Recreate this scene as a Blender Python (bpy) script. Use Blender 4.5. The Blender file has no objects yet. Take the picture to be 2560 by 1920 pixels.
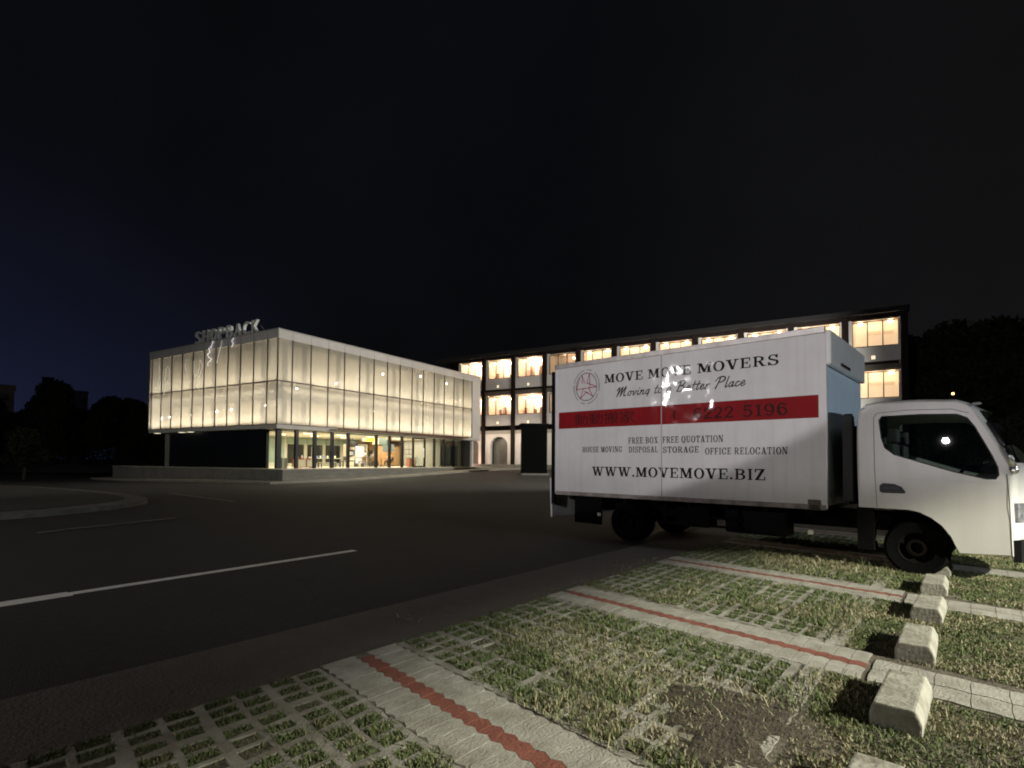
import bpy, bmesh, math, random
import numpy as np
from mathutils import Vector, Matrix
R = math.radians
random.seed(7)
RNG = np.random.default_rng(11)
SC = bpy.context.scene
COL = SC.collection

# ------------------------------------------------------------------ camera
CAMH = 1.5
cam_d = bpy.data.cameras.new("camera")
cam = bpy.data.objects.new("camera", cam_d)
COL.objects.link(cam)
cam_d.sensor_width = 36.0
cam_d.lens = 1344.6 / 2560 * 36.0
cam_d.shift_y = (1109.2 - 960) / 2560
cam_d.clip_start = 0.05
cam_d.clip_end = 3000
cam.matrix_world = (Matrix.Translation((0, 0, CAMH)) @ Matrix.Rotation(math.pi / 2 + 0.0322, 4, 'X')
                    @ Matrix.Rotation(0.0068, 4, 'Z'))
SC.camera = cam
SC.view_settings.view_transform = 'Standard'
SC.view_settings.look = 'None'
SC.view_settings.exposure = 0.2
SC.view_settings.gamma = 1.0
SC.cycles.filter_width = 1.9
SC.cycles.use_denoising = True
SC.cycles.max_bounces = 8
SC.cycles.transparent_max_bounces = 16
SC.cycles.sample_clamp_indirect = 4.0
SC.cycles.caustics_reflective = False
SC.cycles.caustics_refractive = False

# ------------------------------------------------------------------ night sky
W = bpy.data.worlds.new("World")
SC.world = W
W.use_nodes = True
wn, wl = W.node_tree.nodes, W.node_tree.links
wn.clear()
def N(nt, typ, **kw):
    n = nt.nodes.new(typ)
    for k, v in kw.items():
        if k in n.inputs.keys() if isinstance(k, str) else False:
            n.inputs[k].default_value = v
        else:
            setattr(n, k, v)
    return n
out = wn.new("ShaderNodeOutputWorld")
bg = wn.new("ShaderNodeBackground")
tc = wn.new("ShaderNodeTexCoord")
sep = wn.new("ShaderNodeSeparateXYZ")
wl.new(tc.outputs["Generated"], sep.inputs[0])
# dusk glow low in the west (left): function of compass direction and elevation
az = wn.new("ShaderNodeMapRange"); az.inputs[1].default_value = -0.30; az.inputs[2].default_value = -0.80
wl.new(sep.outputs["X"], az.inputs[0])
el = wn.new("ShaderNodeMapRange"); el.inputs[1].default_value = 0.50; el.inputs[2].default_value = 0.0
wl.new(sep.outputs["Z"], el.inputs[0])
pw = wn.new("ShaderNodeMath"); pw.operation = 'POWER'; pw.inputs[1].default_value = 1.6
wl.new(el.outputs[0], pw.inputs[0])
mu = wn.new("ShaderNodeMath"); mu.operation = 'MULTIPLY'
wl.new(az.outputs[0], mu.inputs[0]); wl.new(pw.outputs[0], mu.inputs[1])
rt = wn.new("ShaderNodeMapRange"); rt.inputs[1].default_value = 0.1; rt.inputs[2].default_value = 0.75
wl.new(sep.outputs["X"], rt.inputs[0])
mixr = wn.new("ShaderNodeMixRGB"); mixr.inputs[1].default_value = (0.0024, 0.0026, 0.0033, 1)
mixr.inputs[2].default_value = (0.0060, 0.0060, 0.0064, 1)
wl.new(rt.outputs[0], mixr.inputs[0])
mixb = wn.new("ShaderNodeMixRGB"); mixb.inputs[2].default_value = (0.0105, 0.0135, 0.038, 1)
wl.new(mu.outputs[0], mixb.inputs[0]); wl.new(mixr.outputs[0], mixb.inputs[1])
cl = wn.new("ShaderNodeTexNoise"); cl.inputs["Scale"].default_value = 2.2; cl.inputs["Detail"].default_value = 5
wl.new(tc.outputs["Generated"], cl.inputs["Vector"])
cm = wn.new("ShaderNodeMapRange"); cm.inputs[1].default_value = 0.3; cm.inputs[2].default_value = 0.7
cm.inputs[3].default_value = 0.78; cm.inputs[4].default_value = 1.2
wl.new(cl.outputs[0], cm.inputs[0])
vm = wn.new("ShaderNodeVectorMath"); vm.operation = 'SCALE'
wl.new(mixb.outputs[0], vm.inputs[0]); wl.new(cm.outputs[0], vm.inputs["Scale"])
# a trace of the physical sky, sun far below the horizon
sky = wn.new("ShaderNodeTexSky"); sky.sky_type = 'NISHITA'; sky.sun_disc = False
sky.sun_elevation = R(-8); sky.sun_rotation = R(-70)
sks = wn.new("ShaderNodeVectorMath"); sks.operation = 'SCALE'; sks.inputs["Scale"].default_value = 0.05
wl.new(sky.outputs[0], sks.inputs[0])
add = wn.new("ShaderNodeVectorMath"); add.operation = 'ADD'
wl.new(vm.outputs[0], add.inputs[0]); wl.new(sks.outputs[0], add.inputs[1])
wl.new(add.outputs[0], bg.inputs[0]); bg.inputs[1].default_value = 1.0
wl.new(bg.outputs[0], out.inputs[0])

# ------------------------------------------------------------------ materials
MATS = {}
def mat(name, base, rough=0.6, metal=0.0, emit=None, emit_s=0.0, noise=None, spec=0.5, bump=None, coat=0.0, coat_r=0.1, streak=None):
    """noise=(scale, other colour, amount); bump=(scale, strength)"""
    if name in MATS: return MATS[name]
    m = bpy.data.materials.new(name); m.use_nodes = True
    nt = m.node_tree; p = nt.nodes["Principled BSDF"]
    p.inputs["Base Color"].default_value = (*base, 1)
    p.inputs["Roughness"].default_value = rough
    p.inputs["Metallic"].default_value = metal
    p.inputs["Specular IOR Level"].default_value = spec
    p.inputs["Coat Weight"].default_value = coat
    p.inputs["Coat Roughness"].default_value = coat_r
    tcn = nt.nodes.new("ShaderNodeTexCoord")
    if noise:
        sc, c2, amt = noise
        n = nt.nodes.new("ShaderNodeTexNoise"); n.inputs["Scale"].default_value = sc
        n.inputs["Detail"].default_value = 7; n.inputs["Roughness"].default_value = 0.65
        nt.links.new(tcn.outputs["Object"], n.inputs["Vector"])
        mr = nt.nodes.new("ShaderNodeMapRange"); mr.inputs[1].default_value = 0.35; mr.inputs[2].default_value = 0.68
        mr.inputs[4].default_value = amt
        nt.links.new(n.outputs[0], mr.inputs[0])
        mx = nt.nodes.new("ShaderNodeMixRGB"); mx.inputs[1].default_value = (*base, 1); mx.inputs[2].default_value = (*c2, 1)
        nt.links.new(mr.outputs[0], mx.inputs[0]); nt.links.new(mx.outputs[0], p.inputs["Base Color"])
    if streak:
        mp = nt.nodes.new("ShaderNodeMapping"); mp.inputs["Scale"].default_value = streak[0]
        n3 = nt.nodes.new("ShaderNodeTexNoise"); n3.inputs["Scale"].default_value = 1.0; n3.inputs["Detail"].default_value = 6
        nt.links.new(tcn.outputs["Object"], mp.inputs[0]); nt.links.new(mp.outputs[0], n3.inputs["Vector"])
        m3 = nt.nodes.new("ShaderNodeMapRange"); m3.inputs[1].default_value = .48; m3.inputs[2].default_value = .75; m3.inputs[4].default_value = streak[2]
        nt.links.new(n3.outputs[0], m3.inputs[0])
        x3 = nt.nodes.new("ShaderNodeMixRGB"); x3.inputs[2].default_value = (*streak[1], 1); nt.links.new(m3.outputs[0], x3.inputs[0])
        if p.inputs["Base Color"].is_linked: nt.links.new(p.inputs["Base Color"].links[0].from_socket, x3.inputs[1])
        else: x3.inputs[1].default_value = (*base, 1)
        nt.links.new(x3.outputs[0], p.inputs["Base Color"])
    if bump:
        n2 = nt.nodes.new("ShaderNodeTexNoise"); n2.inputs["Scale"].default_value = bump[0]; n2.inputs["Detail"].default_value = bump[2] if len(bump) > 2 else 5
        nt.links.new(tcn.outputs["Object"], n2.inputs["Vector"])
        b = nt.nodes.new("ShaderNodeBump"); b.inputs["Strength"].default_value = bump[1]; b.inputs["Distance"].default_value = 0.02
        nt.links.new(n2.outputs[0], b.inputs["Height"]); nt.links.new(b.outputs[0], p.inputs["Normal"])
        if coat: nt.links.new(b.outputs[0], p.inputs["Coat Normal"])
    if emit:
        p.inputs["Emission Color"].default_value = (*emit, 1); p.inputs["Emission Strength"].default_value = emit_s
    MATS[name] = m
    return m

def glass(name, tint=(1, 1, 1), clear=0.85, rough=0.02, milky=None, milk=0.0, wave=None):
    """thin pane: part transparent, part fresnel mirror, optionally part milky translucent"""
    if name in MATS: return MATS[name]
    m = bpy.data.materials.new(name); m.use_nodes = True
    nt = m.node_tree; nt.nodes.clear()
    o = nt.nodes.new("ShaderNodeOutputMaterial")
    tr = nt.nodes.new("ShaderNodeBsdfTransparent"); tr.inputs[0].default_value = (*[c * clear for c in tint], 1)
    gl = nt.nodes.new("ShaderNodeBsdfGlossy"); gl.inputs["Roughness"].default_value = rough
    fr = nt.nodes.new("ShaderNodeFresnel"); fr.inputs[0].default_value = 1.5
    body = tr.outputs[0]
    if milky:
        td = nt.nodes.new("ShaderNodeBsdfTranslucent"); td.inputs[0].default_value = (*milky, 1)
        df = nt.nodes.new("ShaderNodeBsdfDiffuse"); df.inputs[0].default_value = (*milky, 1)
        m0 = nt.nodes.new("ShaderNodeMixShader"); m0.inputs[0].default_value = 0.3
        nt.links.new(td.outputs[0], m0.inputs[1]); nt.links.new(df.outputs[0], m0.inputs[2])
        m1 = nt.nodes.new("ShaderNodeMixShader"); m1.inputs[0].default_value = milk
        nt.links.new(tr.outputs[0], m1.inputs[1]); nt.links.new(m0.outputs[0], m1.inputs[2])
        body = m1.outputs[0]
    m2 = nt.nodes.new("ShaderNodeMixShader")
    ge = nt.nodes.new("ShaderNodeNewGeometry"); iv = nt.nodes.new("ShaderNodeMath"); iv.operation = 'SUBTRACT'; iv.inputs[0].default_value = 1.0
    ml = nt.nodes.new("ShaderNodeMath"); ml.operation = 'MULTIPLY'
    nt.links.new(ge.outputs["Backfacing"], iv.inputs[1]); nt.links.new(fr.outputs[0], ml.inputs[0]); nt.links.new(iv.outputs[0], ml.inputs[1])
    nt.links.new(ml.outputs[0], m2.inputs[0]); nt.links.new(body, m2.inputs[1]); nt.links.new(gl.outputs[0], m2.inputs[2])
    nt.links.new(m2.outputs[0], o.inputs[0])
    if wave:
        t = nt.nodes.new("ShaderNodeTexCoord"); mp = nt.nodes.new("ShaderNodeMapping")
        mp.inputs["Scale"].default_value = wave[0]
        n = nt.nodes.new("ShaderNodeTexNoise"); n.inputs["Scale"].default_value = 1.0; n.inputs["Detail"].default_value = 1.0
        nt.links.new(t.outputs["Object"], mp.inputs[0]); nt.links.new(mp.outputs[0], n.inputs["Vector"])
        b = nt.nodes.new("ShaderNodeBump"); b.inputs["Strength"].default_value = 1.0; b.inputs["Distance"].default_value = wave[1]
        nt.links.new(n.outputs[0], b.inputs["Height"])
        nt.links.new(b.outputs[0], gl.inputs["Normal"]); nt.links.new(b.outputs[0], fr.inputs["Normal"])
    MATS[name] = m
    return m

def attr_mat(name, rough=0.7, trans=0.0):
    if name in MATS: return MATS[name]
    m = bpy.data.materials.new(name); m.use_nodes = True
    nt = m.node_tree; p = nt.nodes["Principled BSDF"]; p.inputs["Roughness"].default_value = rough
    p.inputs["Specular IOR Level"].default_value = 0.25
    a = nt.nodes.new("ShaderNodeAttribute"); a.attribute_name = "tint"
    nt.links.new(a.outputs["Color"], p.inputs["Base Color"])
    MATS[name] = m
    return m

# ------------------------------------------------------------------ mesh helpers
class MB:
    def __init__(s): s.v = []; s.f = []
    def add(s, vs, fs):
        o = len(s.v); s.v += [tuple(v) for v in vs]; s.f += [tuple(i + o for i in f) for f in fs]; return s
    def box(s, x0, x1, y0, y1, z0, z1):
        v = [(x, y, z) for z in (z0, z1) for y in (y0, y1) for x in (x0, x1)]
        return s.add(v, [(0, 2, 3, 1), (4, 5, 7, 6), (0, 1, 5, 4), (2, 6, 7, 3), (0, 4, 6, 2), (1, 3, 7, 5)])
    def quad(s, a, b, c, d): return s.add([a, b, c, d], [(0, 1, 2, 3)])
    def tube(s, pts, r, n=8, cap=True):
        pts = [Vector(p) for p in pts]; rs = r if isinstance(r, (list, tuple)) else [r] * len(pts)
        vs = []; fs = []
        for i, p in enumerate(pts):
            d = (pts[min(i + 1, len(pts) - 1)] - pts[max(i - 1, 0)]).normalized()
            u = d.orthogonal().normalized() if abs(d.z) < 0.99 else Vector((1, 0, 0)); u = (u - d * u.dot(d)).normalized(); w = d.cross(u)
            for k in range(n):
                a = 2 * math.pi * k / n; vs.append(p + (u * math.cos(a) + w * math.sin(a)) * rs[i])
        for i in range(len(pts) - 1):
            for k in range(n):
                a = i * n + k; b = i * n + (k + 1) % n; fs.append((a, b, b + n, a + n))
        if cap:
            fs.append(tuple(range(n))[::-1]); fs.append(tuple(range((len(pts) - 1) * n, len(pts) * n)))
        return s.add(vs, fs)
    def prism(s, poly, axis, a0, a1):
        """poly in the two other axes, extruded along axis from a0 to a1"""
        n = len(poly); vs = []
        for a in (a0, a1):
            for p, q in poly:
                vs.append({'x': (a, p, q), 'y': (p, a, q), 'z': (p, q, a)}[axis])
        fs = [tuple(range(n))[::-1], tuple(range(n, 2 * n))]
        fs += [(i, (i + 1) % n, n + (i + 1) % n, n + i) for i in range(n)]
        return s.add(vs, fs)
    def lathe(s, prof, c=(0, 0, 0), n=20):
        vs = []; fs = []; m = len(prof)
        for k in range(n):
            a = 2 * math.pi * k / n
            for r, z in prof: vs.append((c[0] + r * math.cos(a), c[1] + r * math.sin(a), c[2] + z))
        for k in range(n):
            for j in range(m - 1):
                a = k * m + j; b = ((k + 1) % n) * m + j; fs.append((a, b, b + 1, a + 1))
        return s.add(vs, fs)
    def ellip(s, c, rx, ry, rz, n=12, m=8):
        return s.add(*(lambda vs, fs: (vs, fs))(
            [(c[0] + rx * math.sin(math.pi * j / m) * math.cos(2 * math.pi * k / n), c[1] + ry * math.sin(math.pi * j / m) * math.sin(2 * math.pi * k / n), c[2] + rz * math.cos(math.pi * j / m)) for j in range(m + 1) for k in range(n)],
            [(j * n + k, (j + 1) * n + k, (j + 1) * n + (k + 1) % n, j * n + (k + 1) % n) for j in range(m) for k in range(n)]))
    def build(s, name, m, parent=None, bevel=0, smooth=False, fix=True, label=None):
        me = bpy.data.meshes.new(name)
        me.from_pydata(s.v, [], s.f)
        if fix or bevel:
            b = bmesh.new(); b.from_mesh(me)
            if bevel or smooth: bmesh.ops.remove_doubles(b, verts=b.verts, dist=1e-5)
            if bevel:
                bmesh.ops.bevel(b, geom=b.edges[:], offset=bevel, segments=2, affect='EDGES', profile=0.6)
            bmesh.ops.recalc_face_normals(b, faces=b.faces); b.to_mesh(me); b.free()
        if smooth:
            for p in me.polygons: p.use_smooth = True
        if m: me.materials.append(m)
        o = bpy.data.objects.new(name, me); COL.objects.link(o)
        if parent: o.parent = parent
        if label: o["label"] = label
        return o

def tag(o, label=None, cat=None, group=None, kind=None):
    if label: o["label"] = label
    if cat: o["category"] = cat
    if group: o["group"] = group
    if kind: o["kind"] = kind
    return o
def thing(name, label, cat, loc=(0, 0, 0), rz=0.0, group=None, scale=1.0):
    o = bpy.data.objects.new(name, None); COL.objects.link(o)
    o.empty_display_size = 0.2; o.location = loc; o.rotation_euler = (0, 0, rz); o.scale = (scale,) * 3
    return tag(o, label, cat, group)
def copy_tree(o, parent=None):
    c = o.copy(); COL.objects.link(c)
    if parent: c.parent = parent
    for ch in list(o.children): copy_tree(ch, c)
    return c
def lamp(kind, name, loc, power, color, parent=None, **kw):
    l = bpy.data.lights.new(name, kind); l.energy = power; l.color = color
    for k, v in kw.items(): setattr(l, k, v)
    o = bpy.data.objects.new(name, l); COL.objects.link(o); o.location = loc
    if parent: o.parent = parent
    return o
def aim(o, target, src=None):
    d = Vector(target) - Vector(src if src else o.location)
    o.rotation_euler = d.to_track_quat('-Z', 'Y').to_euler()

# value noise for scattering
_G = RNG.random((64, 64))
def vnoise(x, y, s):
    x = np.asarray(x) * s + 100; y = np.asarray(y) * s + 100
    xi = np.floor(x).astype(int); yi = np.floor(y).astype(int); fx = x - xi; fy = y - yi
    fx = fx * fx * (3 - 2 * fx); fy = fy * fy * (3 - 2 * fy)
    g = lambda a, b: _G[a % 64, b % 64]
    return (g(xi, yi) * (1 - fx) + g(xi + 1, yi) * fx) * (1 - fy) + (g(xi, yi + 1) * (1 - fx) + g(xi + 1, yi + 1) * fx) * fy
def fbm(x, y, s): return (vnoise(x, y, s) * .55 + vnoise(x + 7, y + 3, s * 2.1) * .3 + vnoise(x - 5, y + 9, s * 4.3) * .15)

def sstep(a, b, x):
    t = min(1, max(0, (x - a) / (b - a))); return t * t * (3 - 2 * t)
def gz(x, y):
    return (.3 * sstep(9, 28, y) + .45 * sstep(28, 46, y)) * (.2 + .8 * sstep(-26, -12, x))

# frames: A = glass shop building, T = truck, P = parking bays
CA = np.array([-12.7206, 29.0014]); AW = 1.0308
T0 = np.array([4.5377, 7.7804]); TW = 0.8299
def awv(x, y): return (CA[0] + math.cos(AW) * x - math.sin(AW) * y, CA[1] + math.sin(AW) * x + math.cos(AW) * y)
t2 = np.array([math.cos(TW), math.sin(TW)]); t1 = np.array([-math.sin(TW), math.cos(TW)])
p1 = t1 + .097 * t2; p2 = t2 + .035 * t1
def pw(m, n): return T0 + m * p1 + n * p2
PINV = np.linalg.inv(np.array([p1, p2]).T)

# ------------------------------------------------------------------ ground
def axis(lo, hi, step, far):
    a = list(np.arange(lo, hi + .01, step)); 
    return [-far, -far * .45, lo - 40] + a + [hi + 40, far * .45, far]
GX = axis(-70, 60, 1.0, 900); GY = axis(-30, 80, 1.0, 900)
def grid_sheet(name, m, dz, x0, x1, y0, y1, label=None):
    xs = [x for x in GX if x0 <= x <= x1]; ys = [y for y in GY if y0 <= y <= y1]
    b = MB(); nx = len(xs)
    b.v = [(x, y, gz(x, y) + dz) for y in ys for x in xs]
    b.f = [(j * nx + i, j * nx + i + 1, (j + 1) * nx + i + 1, (j + 1) * nx + i) for j in range(len(ys) - 1) for i in range(nx - 1)]
    return tag(b.build(name, m, fix=False, smooth=True), label, None, None, 'structure')
asphalt = mat("asphalt", (.0095, .0093, .0082), .85, noise=(.8, (.017, .0165, .014), .9), streak=((14, 14, 14), (.028, .027, .024), .8), bump=(70, .9))
grid_sheet("ground", mat("dark earth", (.03, .03, .02), .95, noise=(.6, (.05, .045, .03), 1)), 0, -901, 901, -901, 901)
grid_sheet("road", asphalt, .004, -70, 60, -30, 60)

def ribbon(name, m, pts, w, dz, kind='structure', lab=None):
    """flat painted line along ground points, subdivided so that it follows the slope"""
    b = MB(); L = []
    for (x0, y0), (x1, y1) in zip(pts[:-1], pts[1:]):
        n = max(1, int(math.hypot(x1 - x0, y1 - y0) / .5))
        L += [(x0 + (x1 - x0) * i / n, y0 + (y1 - y0) * i / n) for i in range(n)]
    L.append(pts[-1]); vs = []
    for i, (x, y) in enumerate(L):
        a = L[max(0, i - 1)]; c = L[min(len(L) - 1, i + 1)]
        d = math.hypot(c[0] - a[0], c[1] - a[1]); nx, ny = -(c[1] - a[1]) / d, (c[0] - a[0]) / d
        for sgn in (-1, 1):
            X = x + nx * w / 2 * sgn; Y = y + ny * w / 2 * sgn; vs.append((X, Y, gz(X, Y) + dz))
    b.add(vs, [(2 * i, 2 * i + 1, 2 * i + 3, 2 * i + 2) for i in range(len(L) - 1)])
    return tag(b.build(name, m), lab, None, None, kind)
wpaint = mat("worn white road paint", (.86, .85, .78), .6, noise=(9, (.62, .60, .54), .7), bump=(60, .3))
ribbon("lane_line", wpaint, [(-5.9, 4.55), (-4.85, 5.97)], .25, .009)
ribbon("lane_line", wpaint, [(-4.85, 5.97), (-2.58, 8.93)], .15, .009)
fpaint = mat("faded road paint", (.20, .19, .165), .8, noise=(4, (.07, .065, .055), .9))
ribbon("lane_line", fpaint, [(-9.3, 10.6), (-9.2, 11.1), (-8.7, 12.1), (-8.2, 13.2)], .14, .02)
ribbon("lane_line", fpaint, [(-12.9, 20.3), (-11.2, 19.0), (-8.9, 17.3)], .14, .02)

# kerbed traffic island on the left
def slab(name, m, poly, h, kind='structure', z=None, lab=None, inner=False):
    b = MB(); n = len(poly)
    vs = [(x, y, (gz(x, y) if z is None else z) + h) for x, y in poly] + [(x, y, gz(x, y) - .05) for x, y in poly]
    b.add(vs, [tuple(range(n))] + [(i, i + n, (i + 1) % n + n, (i + 1) % n) for i in range(n)])
    return tag(b.build(name, m), lab, None, None, kind)
def smooth_poly(p, k=3):
    for _ in range(k):
        q = []
        for i in range(len(p)):
            a = p[i]; c = p[(i + 1) % len(p)]
            q += [(a[0] * .75 + c[0] * .25, a[1] * .75 + c[1] * .25), (a[0] * .25 + c[0] * .75, a[1] * .25 + c[1] * .75)]
        p = q
    return p
isl = smooth_poly([(-32, 27.8), (-24.0, 25.6), (-18.0, 21.6), (-13.2, 18.6), (-11.2, 16.9), (-10.9, 15.3), (-11.6, 13.0), (-13.5, 11.0), (-32, 5)])
kerbm = mat("old kerb concrete", (.15, .145, .12), .85, noise=(3, (.08, .075, .06), .9), bump=(30, .4))
slab("island_kerb", kerbm, isl, .13)
cx_, cy_ = -22, 17
slab("island_soil", mat("dry soil", (.045, .042, .032), .95, noise=(2.5, (.02, .025, .012), 1), bump=(12, .8)),
     [(cx_ + (x - cx_) * .93, cy_ + (y - cy_) * .93) for x, y in isl], .15)

# ------------------------------------------------------------------ parking bays: grass pavers, brick bands, red lines
N_LINES = [-9.40, -6.72, -4.04, -1.36, 1.32, 4.0]
M0, M1 = -1.02, 1.95
SHB, SHR, SHG = [], [], []
conc = mat("grey paver concrete", (.40, .385, .33), .9, noise=(5, (.24, .225, .18), .95), bump=(70, .5))
redp = mat("red paver concrete", (.25, .085, .055), .9, noise=(7, (.17, .055, .04), .9), bump=(70, .5))
soil = mat("sandy soil in paver cells", (.15, .128, .09), 1.0, noise=(9, (.06, .05, .036), 1), bump=(40, .9))
def psheet(name, m, m0, m1, n0, n1, z):
    b = MB(); nm = max(1, int((m1 - m0) / .4)); nn = max(1, int((n1 - n0) / .4)); vs = []
    for i in range(nm + 1):
        for j in range(nn + 1):
            x, y = pw(m0 + (m1 - m0) * i / nm, n0 + (n1 - n0) * j / nn); vs.append((x, y, gz(x, y) + z))
    b.add(vs, [(i * (nn + 1) + j, (i + 1) * (nn + 1) + j, (i + 1) * (nn + 1) + j + 1, i * (nn + 1) + j + 1) for i in range(nm) for j in range(nn)])
    return tag(b.build(name, m), None, None, None, 'structure')
psheet("paver_bed", soil, -3.6, M1 + .04, -12, 9, .025)
strip = mat("dark gravelly verge", (.085, .072, .058), .95, noise=(5, (.11, .095, .075), .8), bump=(45, 1.0))
psheet("gravel_strip", strip, M1 + .04, 2.98, -12, 9, .010)

def blocks(b, m0, m1, n0, n1, step, zz=.012, h=.034, rnd=.0006):
    """one column of interlocking blocks laid along m with zigzag long edges"""
    m = m0
    while m < m1 - .02:
        e = min(m + step - .005, m1); mid = (m + e) / 2
        dz = RNG.normal(0, rnd); tl = RNG.normal(0, .0008)
        pts = [(m, n0 - zz), (mid, n0 + zz), (e, n0 - zz), (e + .006, (n0 + n1) / 2), (e, n1 - zz), (mid, n1 + zz), (m, n1 - zz), (m + .006, (n0 + n1) / 2)]
        if n0 > n1: pts = pts[::-1]
        top = []; bot = []
        for q, (mm, nn) in enumerate(pts):
            x, y = pw(mm, nn); g = gz(x, y); top.append((x, y, g + h + dz + tl * (1 if q < 4 else -1))); bot.append((x, y, g + .006))
        k = len(pts)
        b.add(top + bot, [tuple(range(k))] + [(i, i + k, (i + 1) % k + k, (i + 1) % k) for i in range(k)])
        m += step
for n0 in N_LINES: psheet("joint_sand", mat("joint sand", (.17, .155, .12), 1.0, noise=(20, (.07, .06, .045), 1)), -1.0, M1, n0 - .33, n0 + .33, .0305)
psheet("joint_sand", MATS["joint sand"], -.84, -.62, -12, 9, .0285)
bb, rb = MB(), MB()
for n0 in N_LINES:
    blocks(bb, -1.0, M1, n0 - .318, n0 - .058, .112)
    blocks(rb, -1.0, M1 - .08, n0 - .055, n0 + .055, .112)
    blocks(bb, -1.0, M1, n0 + .058, n0 + .318, .112)
    blocks(bb, -2.15, -1.04, n0 - .30, n0 - .05, .19, .008)
    blocks(bb, -2.15, -1.04, n0 - .04, n0 + .21, .19, .008)
    # the crossing row in front of the wheel stops
    for q in range(16): blocks(bb, -.80, -.66, n0 + .33 + q * .128, n0 + .45 + q * .128, .14)
    for q in range(20): 
        for z in range(4): blocks(bb, -2.6 + z * .115, -2.49 + z * .115, n0 + .02 + q * .134, n0 + .148 + q * .134, .112)
tag(bb.build("paving", conc), None, None, None, 'structure')
tag(rb.build("bay_line", redp), None, None, None, 'structure')

HOLES = {}
def grass_pavers(n0, n1, m0, m1):
    b = MB()
    def lines(lo, hi, bar, hole, wide, every):
        c = [lo]; k = []; i = 0; x = lo
        while x < hi - .03:
            w = wide if i % every == 0 else bar
            x = min(x + w, hi); c.append(x); k.append(0)
            if x >= hi - .03: break
            x2 = min(x + hole, hi); c.append(x2); k.append(1); x = x2; i += 1
        return c, k
    cm, km = lines(m0, m1, .036, .098, .062, 3)
    cn, kn = lines(n0, n1, .034, .150, .060, 2)
    M, Nn = len(cm), len(cn); top = np.zeros((M, Nn, 3))
    for i in range(M):
        for j in range(Nn):
            x, y = pw(cm[i] + RNG.normal(0, .005), cn[j] + RNG.normal(0, .005)); top[i, j] = (x, y, gz(x, y) + .032 + RNG.normal(0, .002))
    b.v = [tuple(v) for v in top.reshape(-1, 3)]
    for i in range(M - 1):
        for j in range(Nn - 1):
            a = i * Nn + j; q = (a, a + Nn, a + Nn + 1, a + 1)
            if km[i] and kn[j]:
                base = len(b.v); ctr = np.mean([b.v[t] for t in q], axis=0)
                for t in q:
                    p = np.array(b.v[t]); p = p + (ctr - p) * .10; b.v.append((p[0], p[1], p[2] - .010))
                for t in range(4): b.f.append((q[t], q[(t + 1) % 4], base + (t + 1) % 4, base + t))
            else: b.f.append(q)
    HOLES[(n0, n1)] = (cm, km, cn, kn)
    o = b.build("grass_pavers", mat("soiled paver concrete", (.37, .355, .30), .9, noise=(5, (.21, .195, .155), .95), streak=((2.3, 2.3, 2.3), (.15, .125, .085), .85), bump=(70, .5))); 
    return tag(o, None, None, None, 'structure')
for a, c in zip(N_LINES[:-1], N_LINES[1:]):
    grass_pavers(a + .335, c - .335, -.64, M1); 

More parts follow.
